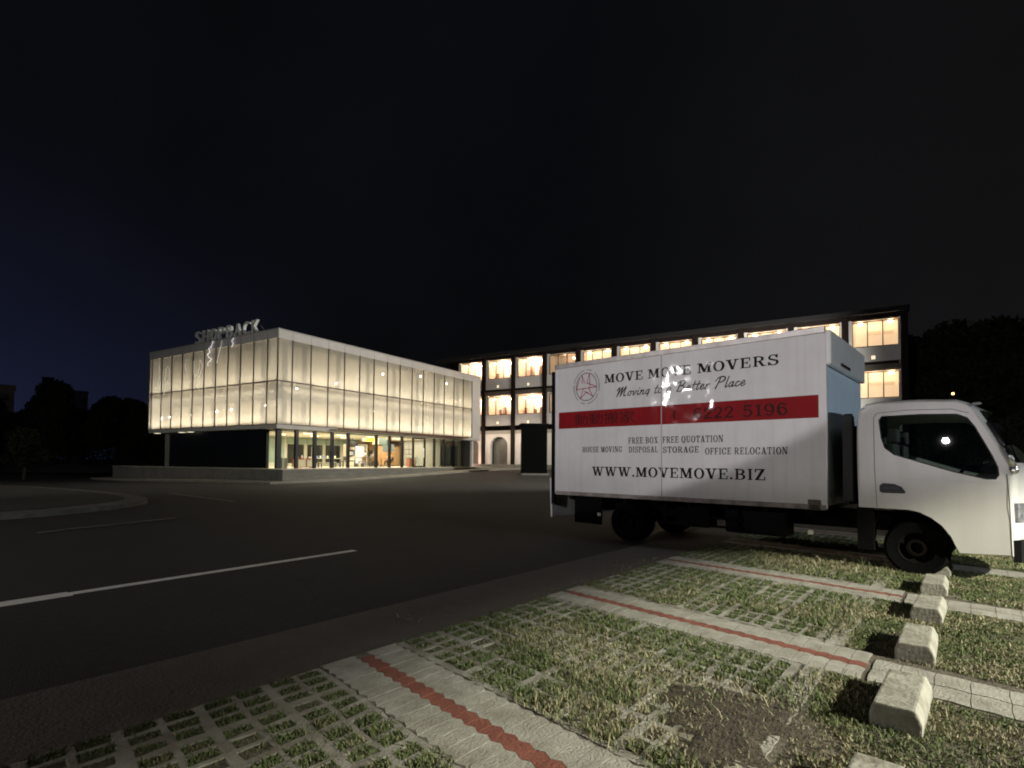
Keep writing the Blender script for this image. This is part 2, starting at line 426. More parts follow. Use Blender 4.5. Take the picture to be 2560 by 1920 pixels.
# grass and dry weeds growing through the pavers (stuff)
def make_grass():
    n = 900000
    m = RNG.uniform(-2.25, 2.95, n); k = RNG.uniform(-11.0, 4.2, n)
    keep = np.zeros(n, bool); ht = np.full(n, .02); dry = np.zeros(n)
    nl = np.array(N_LINES); d = np.min(np.abs(k[:, None] - nl[None]), axis=1)
    bay = np.searchsorted(nl, k)
    # overgrown patches
    og = fbm(m, k, .75); og2 = fbm(m + 31, k + 17, 2.6); og3 = fbm(m + 11, k - 23, 5.5)
    incol = (d > .325)
    lush = np.zeros(n)
    for i, (a, c) in enumerate(zip(N_LINES[:-1], N_LINES[1:])):
        sel = (k > a + .335) & (k < c - .335) & (m < M1 - .01)
        cm, km, cn, kn = HOLES[(a + .335, c - .335)]
        im = np.clip(np.searchsorted(cm, m) - 1, 0, len(km) - 1); jn = np.clip(np.searchsorted(cn, k) - 1, 0, len(kn) - 1)
        hole = (np.array(km)[im] == 1) & (np.array(kn)[jn] == 1)
        cell = _G[(im * 7 + i * 13) % 64, (jn * 5 + i * 29) % 64]
        # how overgrown: bay 2 (between the two near red lines) strongly, the near left bay little
        base = {0: -.05, 1: .10, 2: .13, 3: .15, 4: .15}.get(i, 0)
        u = (c + a) / 2; mid = np.exp(-((k - u) / .75) ** 2)
        over = og + base + (.13 * mid - .05 if i >= 1 else 0) + .07 * (m < .5) * (i >= 1) - .26 * (m > 1.25)
        over = np.where(m < -.62, over + .12, over)
        pr = np.where(hole & (m > -.64), np.where(cell > .10, .95, .35), 0)
        pr = np.where(over + (og3 - .5) * 1.1 > .62, np.maximum(pr, .30 * np.clip((over + (og3 - .5) * 1.1 - .62) * 7, 0, 1)), pr)
        keep |= sel & (RNG.random(n) < pr)
        ht = np.where(sel, .009 + .017 * np.clip(over - .42, 0, .6) / .3 + .009 * cell, ht)
        lush = np.where(sel, cell * .5 + og2 * .6, lush)
        dry = np.where(sel, np.clip((over - .55) * 2.0 + (og2 - .5) * 1.8, 0, .85), dry)
    # gaps by the wheel stops and strip behind them
    back = (m < -1.1) & (m > -2.12) & (d > .33)
    keep |= back & (RNG.random(n) < .55 * (og2 > .36)); ht = np.where(back, .017, ht); dry = np.where(back, np.clip(.25 + (og2 - .5) * 3, 0, 1), dry); lush = np.where(back, .4, lush)
    front = (m < -.80) & (m > -1.1) & (d > .33)
    keep |= front & (RNG.random(n) < .8 * (og2 > .33)); ht = np.where(front, .02, ht); dry = np.where(front, np.clip(.4 + (og2 - .5) * 3, 0, 1), dry)
    # worn earth in front of one wheel stop
    bare = ((m + .45) / .50) ** 2 + ((k + 5.55) / .75) ** 2 < 1 + (og2 - .5) * 2.2 + (og3 - .5) * 1.6
    keep &= ~(bare & (RNG.random(n) < .72)); dry = np.where(bare, .95, dry); ht = np.where(bare, ht * .8, ht)
    lushp = (((m - .08) / .55) ** 2 + ((k + 4.66) / .26) ** 2 < 1 + (og3 - .5) * 1.5) & (d > .33)
    keep |= lushp & (RNG.random(n) < .55); dry = np.where(lushp, .05, dry); ht = np.where(lushp, .020, ht)
    tanp = ((m - .45) / .75) ** 2 + ((k + 5.33) / .34) ** 2 < 1 + (og3 - .5) * 1.8
    keep |= tanp & (RNG.random(n) < .42); dry = np.where(tanp, .7, dry); ht = np.where(tanp, .019, ht)
    # dark weeds on the strip by the road
    st = (m > 2.02) & (m < 2.95)
    keep |= st & (RNG.random(n) < np.clip((og2 - .55) * .3, 0, .03) * (k > -6)); ht = np.where(st, .014, ht); dry = np.where(st, .75, dry); lush = np.where(st, .4, lush)
    keep &= ~((m > 2.02) & (m < 2.95) & (fbm(m, k, 1.4) < .42))
    x = T0[0] + m * p1[0] + k * p2[0]; y = T0[1] + m * p1[1] + k * p2[1]
    keep &= (y > 1.9) & (x / np.maximum(y, .1) < 1.06) & (x / np.maximum(y, .1) > -1.1)
    I = np.where(keep)[0]; x, y, ht, dry, lush, mm = x[I], y[I], ht[I], dry[I], lush[I], m[I]
    c = len(I)
    h = ht * RNG.uniform(.55, 1.5, c); h = np.where(RNG.random(c) < .025, h * 2.4, h)
    w = RNG.uniform(.0022, .0042, c) * (1 + np.clip(y - 3, 0, 8) * .13)
    ang = RNG.uniform(0, 2 * np.pi, c); la = RNG.uniform(0, 2 * np.pi, c); ln = RNG.uniform(.15, 1.1, c) * h
    z0 = np.where(m[I] > 1.98, .010, .024)
    a = np.stack([x - np.cos(ang) * w, y - np.sin(ang) * w, z0], 1); b = np.stack([x + np.cos(ang) * w, y + np.sin(ang) * w, z0], 1)
    mx = x + np.cos(la) * ln * .35; my = y + np.sin(la) * ln * .35
    c1 = np.stack([mx + np.cos(ang) * w * .8, my + np.sin(ang) * w * .8, z0 + h * .62], 1); c0 = np.stack([mx - np.cos(ang) * w * .8, my - np.sin(ang) * w * .8, z0 + h * .62], 1)
    t = np.stack([x + np.cos(la) * ln, y + np.sin(la) * ln, z0 + h], 1)
    V = np.stack([a, b, c1, c0, t], 1).reshape(-1, 3)
    me = bpy.data.meshes.new("grass")
    me.vertices.add(len(V)); me.vertices.foreach_set("co", V.ravel())
    base = np.arange(c) * 5
    loops = np.stack([base, base + 1, base + 2, base + 3, base + 3, base + 2, base + 4], 1).ravel()
    me.loops.add(len(loops)); me.loops.foreach_set("vertex_index", loops)
    st_ = np.stack([np.arange(c) * 7, np.arange(c) * 7 + 4], 1).ravel(); tot = np.tile([4, 3], c)
    me.polygons.add(2 * c); me.polygons.foreach_set("loop_start", st_); me.polygons.foreach_set("loop_total", tot)
    me.update(calc_edges=True)
    g1 = np.array([.085, .118, .040]); g2 = np.array([.165, .195, .085]); dr = np.array([.40, .365, .235]); br = np.array([.26, .215, .13])
    r = RNG.random((c, 1)); r2 = RNG.random((c, 1))
    col = g1 * (1 - r) + g2 * r
    dcol = dr * r2 + br * (1 - r2)
    pd = (RNG.random((c, 1)) < (dry[:, None] * .66 + .06)).astype(float)
    col = col * (1 - pd) + dcol * pd
    col = np.repeat(col, 5, axis=0); col = np.concatenate([col, np.ones((len(col), 1))], 1)
    at = me.attributes.new("tint", 'FLOAT_COLOR', 'POINT'); at.data.foreach_set("color", col.ravel().astype(np.float32))
    me.materials.append(attr_mat("grass blades", .75))
    o = bpy.data.objects.new("grass", me); COL.objects.link(o)
    return tag(o, "short green and dry yellow grass growing through the paver cells of the parking bays", "grass", None, 'stuff')
make_grass()

# earth trodden over the pavers in front of one wheel stop, with an uneven rim
em_ = MB(); rim = []; nR = 64
for q in range(nR):
    a = 2 * math.pi * q / nR; rr = 1 + .22 * math.sin(3 * a + 1) + .14 * math.sin(7 * a) + .10 * math.sin(13 * a + 2)
    rim.append((-.52 + .36 * rr * math.cos(a), -5.62 + .52 * rr * math.sin(a)))
vs = []
for f_, h_ in ((1.0, .030), (.8, .040), (.45, .046)):
    for mm_, kk_ in rim:
        x, y = pw(-.52 + (mm_ + .52) * f_, -5.62 + (kk_ + 5.62) * f_); vs.append((x, y, h_ + RNG.normal(0, .0025)))
x, y = pw(-.52, -5.62); vs.append((x, y, .047))
em_.add(vs, [(r_ * nR + q, r_ * nR + (q + 1) % nR, (r_ + 1) * nR + (q + 1) % nR, (r_ + 1) * nR + q) for r_ in (0, 1) for q in range(nR)] + [(2 * nR + q, 2 * nR + (q + 1) % nR, 3 * nR) for q in range(nR)])
tag(em_.build("bare_earth", mat("dark trodden earth", (.042, .033, .023), 1.0, noise=(16, (.11, .09, .06), .9), bump=(60, 1.0)), smooth=True), None, None, None, 'structure')
# wheel stops
stopm = mat("cast concrete", (.40, .39, .33), .85, noise=(6, (.21, .195, .145), .9), streak=((16, 16, 3), (.14, .12, .085), .6), bump=(35, .5))
def wheel_stop_mesh():
    b = MB(); L = .66; prof = [(-.12, 0), (-.122, .085), (-.10, .15), (.09, .15), (.122, .08), (.12, 0)]
    b.prism(prof, 'y', 0, L); return b
ang_p = math.atan2(p2[1], p2[0]) - math.pi / 2
STOPS = [(-6.37, None), (-5.03, None), (-3.69, None), (-2.35, None), (-1.01, None), (.33, None), (1.67, None)]
slabels = ["pale concrete wheel stop cut off by the bottom edge of the picture",
           "largest whole wheel stop in the foreground, beside the dark patch of bare earth",
           "third wheel stop from the bottom edge, at the end of the far long red line",
           "fourth wheel stop from the bottom edge, bright topped, just in front of a shaded one",
           "small shaded concrete wheel stop against the front wheel of the truck",
           "concrete wheel stop in shadow underneath the cab of the truck",
           "concrete wheel stop hidden in the dark on the far side of the truck"]
proto = None
for (n0, _), lb in zip(STOPS[:6], slabels):
    x, y = pw(-1.26, n0)
    if proto is None:
        t = thing("wheel_stop", lb, "wheel stop", (x, y, .012), ang_p, "concrete wheel stops in a row")
        wheel_stop_mesh().build("block", stopm, t, bevel=.012)
        proto = t
    else:
        t = copy_tree(proto); t.location = (x, y, .012); t["label"] = lb
    t.rotation_euler = (0, 0, ang_p + random.uniform(-.03, .03))

# ------------------------------------------------------------------ lettering: slab-serif capitals drawn on a fine raster, returned as merged quads
RES = 48
def seg_mask(X, Y, x0, y0, x1, y1, t):       # slanted stem, horizontal thickness t
    lo, hi = min(y0, y1), max(y0, y1); f = (Y - y0) / (y1 - y0) * (x1 - x0) + x0
    return (Y >= lo) & (Y <= hi) & (np.abs(X - f) <= t / 2)
def rc(X, Y, a, b, c, d): return (X >= a) & (X <= c) & (Y >= b) & (Y <= d)
def ringm(X, Y, cx, cy, rx, ry, tx, ty):
    return (((X - cx) / rx) ** 2 + ((Y - cy) / ry) ** 2 <= 1) & ~(((X - cx) / (rx - tx)) ** 2 + ((Y - cy) / (ry - ty)) ** 2 < 1)
SW, SH = .20, .095
def glyph(ch):
    S, h = SW, SH
    ser = lambda X, Y, x, y, e=.085: rc(X, Y, x - S / 2 - e, y - (h if y > .5 else 0), x + S / 2 + e, y + (0 if y > .5 else h))
    stem = lambda X, Y, x: rc(X, Y, x - S / 2, 0, x + S / 2, 1)
    if ch == ' ': return .38, None
    if ch == '.': return .34, lambda X, Y: ((X - .17) ** 2 + (Y - .11) ** 2 < .0125)
    if ch == 'I': return .52, lambda X, Y: stem(X, Y, .26) | ser(X, Y, .26, 0) | ser(X, Y, .26, 1)
    if ch == 'M': return 1.22, lambda X, Y: (rc(X, Y, .14, 0, .24, 1) | rc(X, Y, .86, 0, 1.08, 1) | seg_mask(X, Y, .26, 1, .62, .06, .24) | seg_mask(X, Y, .90, 1, .62, .06, .12)
                                            | rc(X, Y, .03, 0, .36, h) | rc(X, Y, .74, 0, 1.19, h) | rc(X, Y, .03, 1 - h, .36, 1) | rc(X, Y, .84, 1 - h, 1.19, 1))
    if ch == 'O': return .98, lambda X, Y: ringm(X, Y, .49, .5, .46, .52, .22, .085)
    if ch == 'Q': return .98, lambda X, Y: ringm(X, Y, .49, .5, .46, .52, .22, .085) | seg_mask(X, Y, .48, .2, .86, -.16, .16)
    if ch == 'V': return 1.0, lambda X, Y: seg_mask(X, Y, .22, 1, .53, 0, .24) | seg_mask(X, Y, .80, 1, .53, 0, .12) | rc(X, Y, .01, 1 - h, .45, 1) | rc(X, Y, .62, 1 - h, .99, 1)
    if ch == 'W': return 1.42, lambda X, Y: (seg_mask(X, Y, .2, 1, .45, 0, .22) | seg_mask(X, Y, .68, 1, .45, 0, .11) | seg_mask(X, Y, .66, 1, .93, 0, .22) | seg_mask(X, Y, 1.2, 1, .95, 0, .11)
                                            | rc(X, Y, .0, 1 - h, .42, 1) | rc(X, Y, .5, 1 - h, .88, 1) | rc(X, Y, 1.03, 1 - h, 1.4, 1))
    if ch == 'E': return .88, lambda X, Y: stem(X, Y, .24) | rc(X, Y, .04, 0, .80, h) | rc(X, Y, .04, 1 - h, .78, 1) | rc(X, Y, .24, .46, .58, .55) | rc(X, Y, .72, 0, .82, .33) | rc(X, Y, .70, .68, .79, 1) | rc(X, Y, .53, .36, .60, .65)
    if ch == 'F': return .82, lambda X, Y: stem(X, Y, .24) | ser(X, Y, .24, 0) | rc(X, Y, .04, 1 - h, .76, 1) | rc(X, Y, .24, .46, .56, .55) | rc(X, Y, .68, .68, .77, 1) | rc(X, Y, .51, .36, .58, .65)
    if ch == 'L': return .84, lambda X, Y: stem(X, Y, .24) | ser(X, Y, .24, 1) | rc(X, Y, .04, 0, .78, h) | rc(X, Y, .70, 0, .80, .36)
    if ch == 'T': return .90, lambda X, Y: stem(X, Y, .45) | ser(X, Y, .45, 0) | rc(X, Y, .04, 1 - h, .86, 1) | rc(X, Y, .03, .68, .12, 1) | rc(X, Y, .78, .68, .87, 1)
    if ch == 'H': return 1.08, lambda X, Y: stem(X, Y, .25) | stem(X, Y, .83) | ser(X, Y, .25, 0) | ser(X, Y, .25, 1) | ser(X, Y, .83, 0) | ser(X, Y, .83, 1) | rc(X, Y, .25, .46, .83, .56)
    if ch == 'U': return 1.0, lambda X, Y: (rc(X, Y, .14, .35, .36, 1) | rc(X, Y, .70, .35, .80, 1) | (ringm(X, Y, .47, .36, .33, .38, .17, .1) & (Y < .36)) | rc(X, Y, .03, 1 - h, .46, 1) | rc(X, Y, .58, 1 - h, .94, 1))
    if ch == 'N': return 1.06, lambda X, Y: rc(X, Y, .14, 0, .24, 1) | rc(X, Y, .80, 0, .90, 1) | seg_mask(X, Y, .25, 1, .80, 0, .25) | rc(X, Y, .02, 0, .36, h) | rc(X, Y, .02, 1 - h, .34, 1) | rc(X, Y, .68, 1 - h, 1.03, 1)
    if ch == 'A': return 1.02, lambda X, Y: seg_mask(X, Y, .2, 0, .48, 1, .12) | seg_mask(X, Y, .80, 0, .50, 1, .24) | rc(X, Y, .3, .26, .72, .35) | rc(X, Y, .02, 0, .38, h) | rc(X, Y, .58, 0, 1.0, h)
    if ch == 'X': return 1.0, lambda X, Y: seg_mask(X, Y, .22, 1, .78, 0, .24) | seg_mask(X, Y, .76, 1, .24, 0, .12) | rc(X, Y, .02, 0, .42, h) | rc(X, Y, .56, 0, .98, h) | rc(X, Y, .02, 1 - h, .44, 1) | rc(X, Y, .58, 1 - h, .96, 1)
    if ch == 'Z': return .88, lambda X, Y: rc(X, Y, .06, 1 - h, .80, 1) | rc(X, Y, .04, 0, .82, h) | seg_mask(X, Y, .70, 1, .16, 0, .25) | rc(X, Y, .05, .70, .14, 1) | rc(X, Y, .74, 0, .84, .32)
    if ch in 'PRB':
        def f(X, Y):
            m = stem(X, Y, .24) | ser(X, Y, .24, 0) | ser(X, Y, .24, 1)
            m |= (ringm(X, Y, .46, .735, .38, .265, .20, .09) & (X > .46)) | rc(X, Y, .24, 1 - .09, .46, 1) | rc(X, Y, .24, .47, .46, .56)
            if ch == 'R': m |= seg_mask(X, Y, .52, .5, .80, 0, .22) | rc(X, Y, .70, 0, 1.0, h)
            if ch == 'B': m |= (ringm(X, Y, .48, .275, .42, .275, .21, .09) & (X > .48)) | rc(X, Y, .24, 0, .48, .09)
            return m
        return (1.0 if ch == 'R' else .94), f
    if ch == 'D': return 1.0, lambda X, Y: stem(X, Y, .24) | ser(X, Y, .24, 0) | ser(X, Y, .24, 1) | (ringm(X, Y, .42, .5, .52, .5, .21, .09) & (X > .42)) | rc(X, Y, .24, 0, .43, .09) | rc(X, Y, .24, .91, .43, 1)
    if ch in 'CG':
        def f(X, Y):
            m = ringm(X, Y, .48, .5, .45, .52, .21, .085) & ~((X > .62) & (Y > .36) & (Y < .66)) & ~((X > .84) & (Y > .3) & (Y < .7)) | rc(X, Y, .78, .62, .87, 1)
            if ch == 'G': m |= rc(X, Y, .66, .08, .86, .44) | rc(X, Y, .54, .36, .95, .45)
            return m
        return .98, f
    if ch == 'S':
        def f(X, Y):
            up = ringm(X, Y, .42, .735, .34, .28, .17, .09) & ~((X > .42) & (Y < .735)); lo = ringm(X, Y, .44, .27, .37, .29, .18, .09) & ~((X < .44) & (Y > .27))
            return up | lo | seg_mask(X, Y, .25, .63, .62, .38, .26) | rc(X, Y, .66, .68, .75, 1) | rc(X, Y, .06, 0, .15, .34)
        return .86, f
    if ch == '2': return .82, lambda X, Y: (ringm(X, Y, .4, .70, .34, .31, .17, .1) & ~((X < .40) & (Y < .66))) | seg_mask(X, Y, .64, .60, .16, .1, .22) | rc(X, Y, .06, 0, .76, .16)
    if ch == '5': return .82, lambda X, Y: rc(X, Y, .14, .84, .70, 1) | rc(X, Y, .14, .5, .26, 1) | (ringm(X, Y, .38, .33, .38, .34, .18, .11) & ~((X < .3) & (Y > .2) & (Y < .5)))
    if ch == '1': return .62, lambda X, Y: rc(X, Y, .22, 0, .42, 1) | rc(X, Y, .06, 0, .58, .1) | seg_mask(X, Y, .08, .78, .34, 1, .16)
    if ch == '9': return .82, lambda X, Y: ringm(X, Y, .40, .66, .36, .35, .17, .1) | (ringm(X, Y, .40, .42, .36, .43, .17, .1) & (X > .4) | ringm(X, Y, .40, .42, .36, .43, .17, .1) & (Y < .2))
    if ch == '6': return .82, lambda X, Y: ringm(X, Y, .40, .34, .36, .35, .17, .1) | (ringm(X, Y, .40, .58, .36, .43, .17, .1) & (X < .4) | ringm(X, Y, .40, .58, .36, .43, .17, .1) & (Y > .8))
    if ch == '(': return .6, lambda X, Y: ringm(X, Y, .62, .5, .5, .56, .16, .07) & (X < .34)
    return .5, None
def mask_quads(mask, x0, y0, dx, dy):
    """merge a boolean raster into rectangles"""
    H, Wd = mask.shape; runs = {}; out = []
    for r in range(H + 1):
        row = set()
        if r < H:
            v = np.concatenate([[0], mask[r].astype(np.int8), [0]]); d = np.diff(v)
            row = set(zip(np.where(d == 1)[0], np.where(d == -1)[0]))
        for k in list(runs):
            if k not in row:
                out.append((x0 + k[0] * dx, y0 + runs[k] * dy, x0 + k[1] * dx, y0 + r * dy)); del runs[k]
        for k in row: runs.setdefault(k, r)
    return out
def text_quads(txt, x0, x1, z0, height, gap=.06):
    items = [glyph(c) for c in txt]; tot = sum(w for w, _ in items) + gap * (len(txt) - 1)
    sx = (x1 - x0) / tot; q = []; cur = 0
    for w, f in items:
        if f:
            nx = int((w + .1) * RES); xs = (np.arange(nx) + .5) / RES; ys = (np.arange(int(1.3 * RES)) + .5) / RES - .2
            X, Y = np.meshgrid(xs, ys); m = f(X, Y)
            q += mask_quads(m, x0 + cur * sx, z0 - .2 * height, sx / RES, height / RES)
        cur += w + gap
    return q
def stroke_mask_quads(strokes, x0, x1, z0, z1, wu, hu, thick, slant=0.0, res=60):
    """strokes in units (0..wu, 0..hu); brush of elliptical thickness"""
    nx = int((wu + .6) * res); ny = int((hu + .4) * res)
    xs = (np.arange(nx) + .5) / res - .3; ys = (np.arange(ny) + .5) / res - .2
    X, Y = np.meshgrid(xs, ys); m = np.zeros(X.shape, bool)
    for pts, tk in strokes:
        P = np.array(pts, float)
        if len(P) > 2:
            Q = []
            for i in range(len(P) - 1):
                a, b, c, d = P[max(i - 1, 0)], P[i], P[i + 1], P[min(i + 2, len(P) - 1)]
                for t in np.linspace(0, 1, 7)[:-1]:
                    Q.append(.5 * ((2 * b) + (-a + c) * t + (2 * a - 5 * b + 4 * c - d) * t * t + (-a + 3 * b - 3 * c + d) * t ** 3))
            Q.append(P[-1]); P = np.array(Q)
        P[:, 0] += P[:, 1] * slant
        for a, b in zip(P[:-1], P[1:]):
            d = b - a; L2 = max(1e-9, d @ d)
            lo = np.minimum(a, b) - tk; hi = np.maximum(a, b) + tk
            i0, i1 = np.searchsorted(xs, [lo[0], hi[0]]); j0, j1 = np.searchsorted(ys, [lo[1], hi[1]])
            if i1 <= i0 or j1 <= j0: continue
            XX = X[j0:j1, i0:i1]; YY = Y[j0:j1, i0:i1]
            t = np.clip(((XX - a[0]) * d[0] + (YY - a[1]) * d[1]) / L2, 0, 1)
            m[j0:j1, i0:i1] |= (XX - a[0] - t * d[0]) ** 2 + (YY - a[1] - t * d[1]) ** 2 <= (tk / 2) ** 2
    sx = (x1 - x0) / wu; sz = (z1 - z0) / hu
    return mask_quads(m, x0 - .3 * sx, z0 - .2 * sz, sx / res, sz / res)
SCRIPT = {  # brush-script letters: width, strokes (x, y) with x-height .5, cap 1
 'M': (1.15, [[(0, .62), (.10, .86), (.22, .90), (.2, .5), (.12, .0)], [(.14, .1), (.34, .6), (.52, .95), (.50, .5), (.46, .02)], [(.48, .1), (.66, .6), (.86, .96), (.80, .4), (.86, .04), (1.02, .1)]]),
 'B': (.95, [[(.34, .9), (.28, .5), (.2, .0)], [(.05, .68), (.25, .95), (.6, 1.0), (.72, .8), (.55, .58), (.36, .52)], [(.36, .52), (.7, .46), (.72, .2), (.5, .02), (.2, .06)]]),
 'P': (.85, [[(.34, .9), (.28, .5), (.18, -.05)], [(.03, .66), (.22, .95), (.58, 1.02), (.76, .82), (.6, .58), (.34, .5)]]),
 'o': (.46, [[(.32, .46), (.16, .46), (.06, .22), (.14, .03), (.28, .06), (.36, .28), (.30, .46), (.46, .40)]]),
 'v': (.46, [[(.03, .42), (.10, .46), (.13, .2), (.16, .03), (.30, .22), (.34, .46), (.46, .40)]]),
 'i': (.26, [[(.10, .46), (.07, .15), (.12, .03), (.24, .12)], [(.13, .66), (.15, .70)]]),
 'n': (.52, [[(.05, .44), (.10, .46), (.07, .02)], [(.08, .2), (.24, .45), (.34, .44), (.32, .12), (.38, .02), (.50, .12)]]),
 'g': (.50, [[(.36, .42), (.2, .48), (.06, .26), (.12, .06), (.26, .1), (.36, .44)], [(.37, .46), (.32, .0), (.22, -.3), (.08, -.34)]]),
 't': (.34, [[(.20, .82), (.14, .4), (.12, .08), (.2, .02), (.32, .12)], [(.02, .52), (.34, .56)]]),
 'a': (.48, [[(.34, .40), (.22, .47), (.06, .24), (.12, .03), (.24, .08), (.36, .42)], [(.37, .46), (.33, .12), (.38, .02), (.48, .12)]]),
 'e': (.42, [[(.08, .22), (.26, .28), (.30, .42), (.18, .48), (.06, .24), (.14, .03), (.28, .06), (.40, .18)]]),
 'r': (.40, [[(.06, .46), (.09, .3), (.05, .02)], [(.07, .22), (.2, .44), (.36, .44)]]),
 'l': (.26, [[(.14, .98), (.09, .4), (.08, .06), (.15, .02), (.24, .12)]]),
 'c': (.40, [[(.32, .38), (.22, .48), (.07, .26), (.12, .04), (.26, .04), (.38, .16)]]),
 ' ': (.30, [])}
def script_quads(txt, x0, x1, z0, z1):
    st = []; cur = 0
    for ch in txt:
        w, ss = SCRIPT[ch]
        for s in ss: st.append(([(p[0] + cur, p[1]) for p in s], .105 if ch in 'MBP' else .085))
        cur += w + .02
    return stroke_mask_quads(st, x0, x1, z0, z1, cur, 1.0, .09, slant=.28)

# ------------------------------------------------------------------ moving truck (side towards the camera is x=0, forward is -y)
truck = thing("moving_truck", "white box moving truck parked across the grass paver bays, red stripe along its side", "truck", (T0[0], T0[1], 0), TW)
BL, BW, BZ0, BZ1 = 4.92, 2.64, .865, 3.46
white = mat("white truck paint", (.74, .73, .70), .32, noise=(2.2, (.62, .60, .56), .8), coat=.5, coat_r=.08, bump=(1.6, .12))
boxw = mat("glossy white box panel", (.72, .71, .69), .5, noise=(1.1, (.60, .58, .545), .75), streak=((1, 9, .6), (.46, .43, .38), .26), coat=1.0, coat_r=.06, bump=(2.4, 1.0, 1.2))
alum = mat("aluminium trim", (.50, .48, .45), .42, .6, noise=(6, (.30, .27, .24), .7))
blk = mat("black chassis steel", (.003, .003, .003), .8, noise=(8, (.007, .006, .005), .6), spec=.12)
rub = mat("tyre rubber", (.003, .003, .003), .9, spec=.1, bump=(50, .4))
b = MB().box(0, BW, 0, BL, BZ0, BZ1); b.build("cargo_box", boxw, truck, bevel=.02)
rl = MB().box(-.018, .03, -.01, BL + .03, BZ1 - .06, BZ1 + .035).box(-.018, BW + .02, BL - .03, BL + .032, BZ1 - .06, BZ1 + .033); rl.build("top_rail", alum, truck, bevel=.008)
MB().box(-.012, .03, .0, BL, BZ0 - .045, BZ0 + .03).build("bottom_rail", mat("scuffed trim", (.33, .30, .27), .6, .2, noise=(5, (.12, .09, .07), .9)), truck, bevel=.006)
MB().box(-.008, .05, -.022, .085, BZ0 - .03, BZ1 - .06).build("corner_post", boxw, truck, bevel=.012)
MB().box(-.008, .05, BL - .06, BL + .02, BZ0 - .03, BZ1 - .06).build("corner_post", boxw, truck, bevel=.012)
MB().box(-.005, .004, 2.555, 2.573, BZ0 + .03, BZ1 - .06).build("panel_seam", mat("seam shadow grey", (.36, .34, .32), .5), truck)
MB().box(.0, BW - .06, -.085, -.002, 2.93, BZ1 - .02).build("front_fairing", white, truck, bevel=.03)
MB().box(.62, 1.25, -.10, -.086, 2.985, 3.03).build("marker_lamp", mat("dark lens", (.03, .01, .01), .2), truck)
MB().box(.03, BW - .03, -.008, -.002, BZ0 + .1, 2.93).build("bulkhead", mat("blue tinted bulkhead", (.50, .60, .68), .5, noise=(2, (.42, .5, .57), .6)), truck)  # bluish cast of the light on the box front is put into the colour
# dirty smudge plates at the front lower corner
MB().box(-.012, .06, .06, .24, BZ0 - .05, BZ0 + .10).build("corner_bracket", mat("greasy steel", (.05, .04, .03), .6, noise=(9, (.2, .17, .12), .8)), truck, bevel=.01)
def side_quads(name, quads, m, off=.0035):
    bq = MB()
    for a, c, d, e in quads: bq.quad((-off, -a, c), (-off, -a, e), (-off, -d, e), (-off, -d, c))
    return bq.build(name, m, truck, fix=False)
ink = mat("black vinyl lettering", (.008, .007, .008), .6, spec=.1, coat=1.0, coat_r=.06, bump=(2.4, 1.0, 1.2))
grey_ink = mat("dark grey vinyl lettering", (.022, .020, .022), .6, spec=.1, coat=1.0, coat_r=.06, bump=(2.4, 1.0, 1.2))
redv = mat("red vinyl stripe", (.27, .006, .008), .6, noise=(3, (.20, .006, .007), .8), spec=.12, coat=.55, coat_r=.06, bump=(2.4, 1.0, 1.2))
MB().box(-.002, .01, .045, 4.845, 2.165, 2.50).build("red_stripe", redv, truck)
for w_, a_, c_ in (("MOVE", -3.75, -2.92), ("MOVE", -2.83, -2.01), ("MOVERS", -1.91, -.61)): side_quads("company_name", text_quads(w_, a_, c_, 3.005, .165), ink)
side_quads("slogan_text", script_quads("Moving to a Better Place", -3.50, -1.12, 2.725, 2.905), grey_ink)
side_quads("service_text", text_quads("FREE BOX  FREE QUOTATION", -3.23, -1.47, 1.835, .112, .08) + text_quads("HOUSE MOVING", -4.26, -3.36, 1.68, .108, .08)
           + text_quads("DISPOSAL", -3.22, -2.63, 1.67, .108, .08) + text_quads("STORAGE", -2.54, -1.88, 1.662, .108, .08) + text_quads("OFFICE RELOCATION", -1.78, -.50, 1.63, .110, .08), grey_ink)
side_quads("web_address", text_quads("WWW.MOVEMOVE.BIZ", -4.03, -.82, 1.225, .175), ink)
dark_red = mat("dark lettering on red vinyl", (.045, .007, .007), .6, spec=.12, coat=.55, coat_r=.06, bump=(2.4, 1.0, 1.2))
for w_, a_, c_ in (("(", -2.38, -2.24), ("6222", -1.98, -1.30), ("5196", -1.17, -.49)): side_quads("phone_number", text_quads(w_, a_, c_, 2.225, .19), dark_red, .0055)
def font_obj(body, size, extrude, name):
    cu = bpy.data.curves.new(name, 'FONT'); cu.body = body; cu.size = size; cu.extrude = extrude; cu.resolution_u = 4
    o = bpy.data.objects.new(name + "_tmp", cu); COL.objects.link(o)
    dg = bpy.context.evaluated_depsgraph_get(); dg.update()
    me = bpy.data.meshes.new_from_object(o.evaluated_get(dg)); bpy.data.objects.remove(o); bpy.data.curves.remove(cu)
    me.name = name
    return me
def place_mesh(me, name, m, parent, mp):
    for v in me.vertices: v.co = mp(v.co)
    me.materials.clear(); me.materials.append(m); me.update()
    o = bpy.data.objects.new(name, me); COL.objects.link(o); o.parent = parent
    return o
try:
    me = font_obj("動動搬家", 1.0, 0, "chinese_name")
    xs = [v.co.x for v in me.vertices]; ys = [v.co.y for v in me.vertices]
    ax, bx, ay, by = min(xs), max(xs), min(ys), max(ys)
    place_mesh(me, "chinese_name", dark_red, truck,
               lambda c: (-.0055, -(-4.44 + (c.x - ax) / (bx - ax) * 1.35), 2.222 + (c.y - ay) / (by - ay) * .225))
except Exception as e:
    print("cjk", e)
